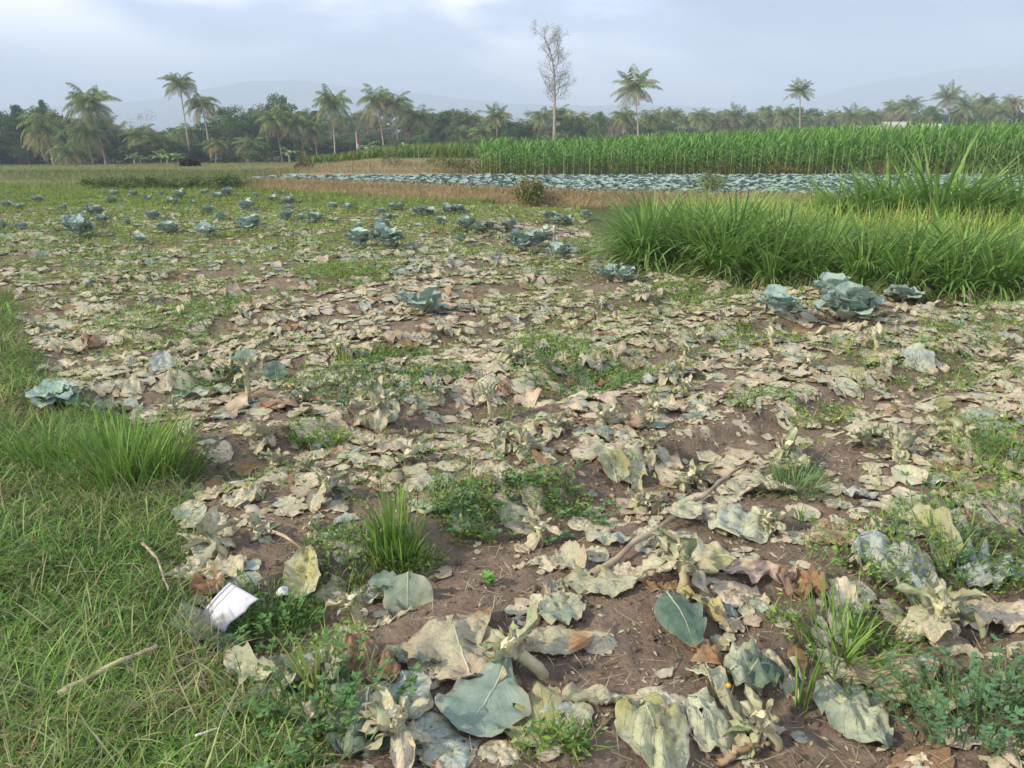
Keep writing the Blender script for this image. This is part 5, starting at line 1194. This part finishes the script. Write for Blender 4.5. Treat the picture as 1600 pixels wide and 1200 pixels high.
tree(795, 196, 150, 'bright', 36, 'rounded green tree low in the wood left of the tall bare tree')
tree(932, 170, 150, 'bright', 36, 'bright green rounded tree between the tall bare tree and the lone palm')
tree(957, 178, 155, 'grey', 36, 'leafless grey tree beside the bright green one')
tree(955, 195, 145, 'grey', 40, 'low leafless grey tree with several stems')
tree(1098, 165, 225, 'pale', 24, 'tall thin open tree right of the centre palms')
tree(1445, 162, 205, 'bright', 42, 'rounded dark green tree right of the houses')

def tall_tree():
    d = 125; px, py0, py1 = 866, 236, 46; zb = 0
    X = (px - 800) / F * d * cp; Z = float(H(X, d, False)); hh = zpix(py1, d) - Z; o = empty('tall_tree', (X, d, Z)); T(o, 'very tall slender half-bare tree with a pale trunk, highest in the picture', 'tree')
    S = Geo(); G = Geo(); tips = []
    pm = F / d
    def pt(qx, qy, dy=0): return np.array([(qx - px) / pm, dy, zpix(qy, d) - Z])
    tr = [pt(866, 250), pt(866, 200), pt(866, 160), pt(865, 120), pt(862, 95), pt(857, 75), pt(850, 58), pt(846, 49)]; tr[0][2] = -.5
    tube(S, tr, [.30, .25, .20, .16, .12, .08, .05, .02], 8, (.33, .29, .24))
    def br(p, dr, L_, r, lv):
        n = 4; pts_ = [p]; dd = dr / np.linalg.norm(dr)
        for k in range(n):
            dd = dd + rng.normal(0, .16, 3) + np.array([0, 0, .10]); dd /= np.linalg.norm(dd); pts_.append(pts_[-1] + dd * L_ / n)
        tube(S, pts_, np.linspace(r, r * .4, n + 1) * .8, 4, (.24, .215, .18)); tips.extend(pts_[2:])
        if lv > 0:
            for k in range(4 if lv > 1 else 3):
                q = pts_[1 + k % 4]; e = dd + rng.normal(0, .6, 3); e[2] = abs(e[2]) * .8 + .1; br(q, e, L_ * rng.uniform(.45, .7), r * .5, lv - 1)
    for (qx, qy, tx, ty, r) in [(866, 150, 842, 118, .12), (866, 152, 884, 120, .12), (866, 140, 852, 118, .08), (866, 135, 880, 108, .08), (866, 145, 845, 130, .08), (866, 142, 889, 128, .08), (865, 118, 850, 95, .08), (865, 112, 876, 84, .10), (863, 98, 845, 76, .1), (863, 95, 873, 66, .1), (860, 88, 880, 62, .09), (858, 80, 838, 58, .09), (856, 72, 862, 50, .07), (855, 70, 876, 56, .07), (850, 60, 836, 48, .06), (862, 104, 882, 92, .06), (866, 160, 850, 145, .06), (866, 158, 880, 142, .06)]:
        tx = 866 + (tx - 864) * 1.1; a = pt(qx, qy); b = pt(tx, ty, rng.uniform(-2.2, 2.2)); br(a, b - a, np.linalg.norm(b - a) * .8, r, 2)
    tp = np.array(tips); n = 5200; i = rng.integers(0, len(tp), n); Pp = tp[i] + rng.normal(0, .28, (n, 3))
    cards(G, Pp, rng.uniform(.09, .20, n), vary((.25, .28, .17), n, .3), up=.2, asp=.5)
    S.build('trunk', M_bark, o); G.build('crown', M_fol, o)
tall_tree()

# ------------------------------------------------------------------ houses and flag far behind
def house(px, ptop, w_, d, wall, roofc, label, h=3.2):
    x = (px - 800) / F * d * cp; zt = zpix(ptop, d); o = empty('house', (x, d, zt - h - 1.6)); T(o, label, 'house')
    def box(G, x0, x1, y0, y1, z0, z1, c):
        V = [(x0, y0, z0), (x1, y0, z0), (x1, y1, z0), (x0, y1, z0), (x0, y0, z1), (x1, y0, z1), (x1, y1, z1), (x0, y1, z1)]
        G.add(V, [(0, 1, 5, 4), (1, 2, 6, 5), (2, 3, 7, 6), (3, 0, 4, 7), (4, 5, 6, 7)], c)
    G = Geo(); box(G, -w_ / 2, w_ / 2, 0, 6, -2, h, wall)
    G.add([(-w_ / 2, 0, h), (-w_ / 2, 3, h + 1.5), (-w_ / 2, 6, h), (-w_ / 2, 3, h)], [(0, 1, 2, 3)], wall); G.add([(w_ / 2, 0, h), (w_ / 2, 3, h + 1.5), (w_ / 2, 6, h), (w_ / 2, 3, h)], [(0, 1, 2, 3)], wall); G.build('wall', M_wall, o, smooth=False)
    G = Geo(); e = .5
    for sy in (1, -1):
        y0 = 3 - sy * (3 + e); z0 = h - .25
        V = np.array([(-w_ / 2 - e, y0, z0), (w_ / 2 + e, y0, z0), (w_ / 2 + e, 3, h + 1.6), (-w_ / 2 - e, 3, h + 1.6)]); V = np.concatenate([V, V + [0, 0, .15]])
        G.add(V, [(0, 1, 2, 3), (4, 5, 6, 7), (0, 1, 5, 4), (1, 2, 6, 5), (3, 0, 4, 7)], roofc)
    G.build('roof', M_wall, o, smooth=False)
    for k in (-.3, .28):
        G = Geo(); box(G, w_ * k - .6, w_ * k + .6, -.05, .0, 1.0, 2.2, (.07, .08, .09)); G.build('window', M_wall, o, smooth=False)
house(1360, 197, 3.4, 190, (.60, .58, .54), (.40, .36, .31), 'small pale house left of its larger neighbour above the corn')
house(1405, 191, 5, 192, (.62, .61, .58), (.42, .40, .37), 'larger white house with a pale roof right of the small one')
house(1462, 194, 5, 196, (.62, .60, .55), (.50, .46, .42), 'pale low house mostly hidden, right of the rounded tree')
def flag():
    d = 127; x = (556 - 800) / F * d * cp; z = float(H(x, d, False)); o = empty('flag_pole', (x, d, z)); T(o, 'thin pole with a limp red and white flag at the wood edge', 'flag')
    G = Geo(); tube(G, [(0, 0, -.3), (0, 0, 4.6)], [.05, .035], 6, (.7, .7, .68)); G.build('pole', M_wall, o)
    G = Geo(); u = np.linspace(0, 1, 7); V = [(a * .35 + .03, .08 * math.sin(a * 9), 3.9 - b * 1.7 - a * .4) for b in u for a in u]; c = [((.38, .10, .09) if b < .55 else (.62, .52, .50)) for b in u for a in u]
    G.add(V, gridq(7, 7), np.array(c)); G.build('flag', M_wall, o)
flag()

# ------------------------------------------------------------------ air
def haze():
    me = bpy.data.meshes.new('haze'); s = 5600; x0, x1, y0, y1, z0, z1 = -s, s, -300, s, -12, 440
    V = [(x0, y0, z0), (x1, y0, z0), (x1, y1, z0), (x0, y1, z0), (x0, y0, z1), (x1, y0, z1), (x1, y1, z1), (x0, y1, z1)]
    me.from_pydata(V, [], [(3, 2, 1, 0), (0, 1, 5, 4), (1, 2, 6, 5), (2, 3, 7, 6), (3, 0, 4, 7), (4, 5, 6, 7)]); me.update()
    m = bpy.data.materials.new('haze'); m.use_nodes = True; N = m.node_tree.nodes; N.remove(N['Principled BSDF'])
    v = N.new('ShaderNodeVolumePrincipled'); v.inputs['Color'].default_value = (.68, .80, 1.0, 1); v.inputs['Density'].default_value = .00068; v.inputs['Anisotropy'].default_value = 0
    m.node_tree.links.new(v.outputs[0], N['Material Output'].inputs['Volume'])
    me.materials.append(m); o = bpy.data.objects.new('haze', me); C.objects.link(o); T(o, kind='stuff')
haze()
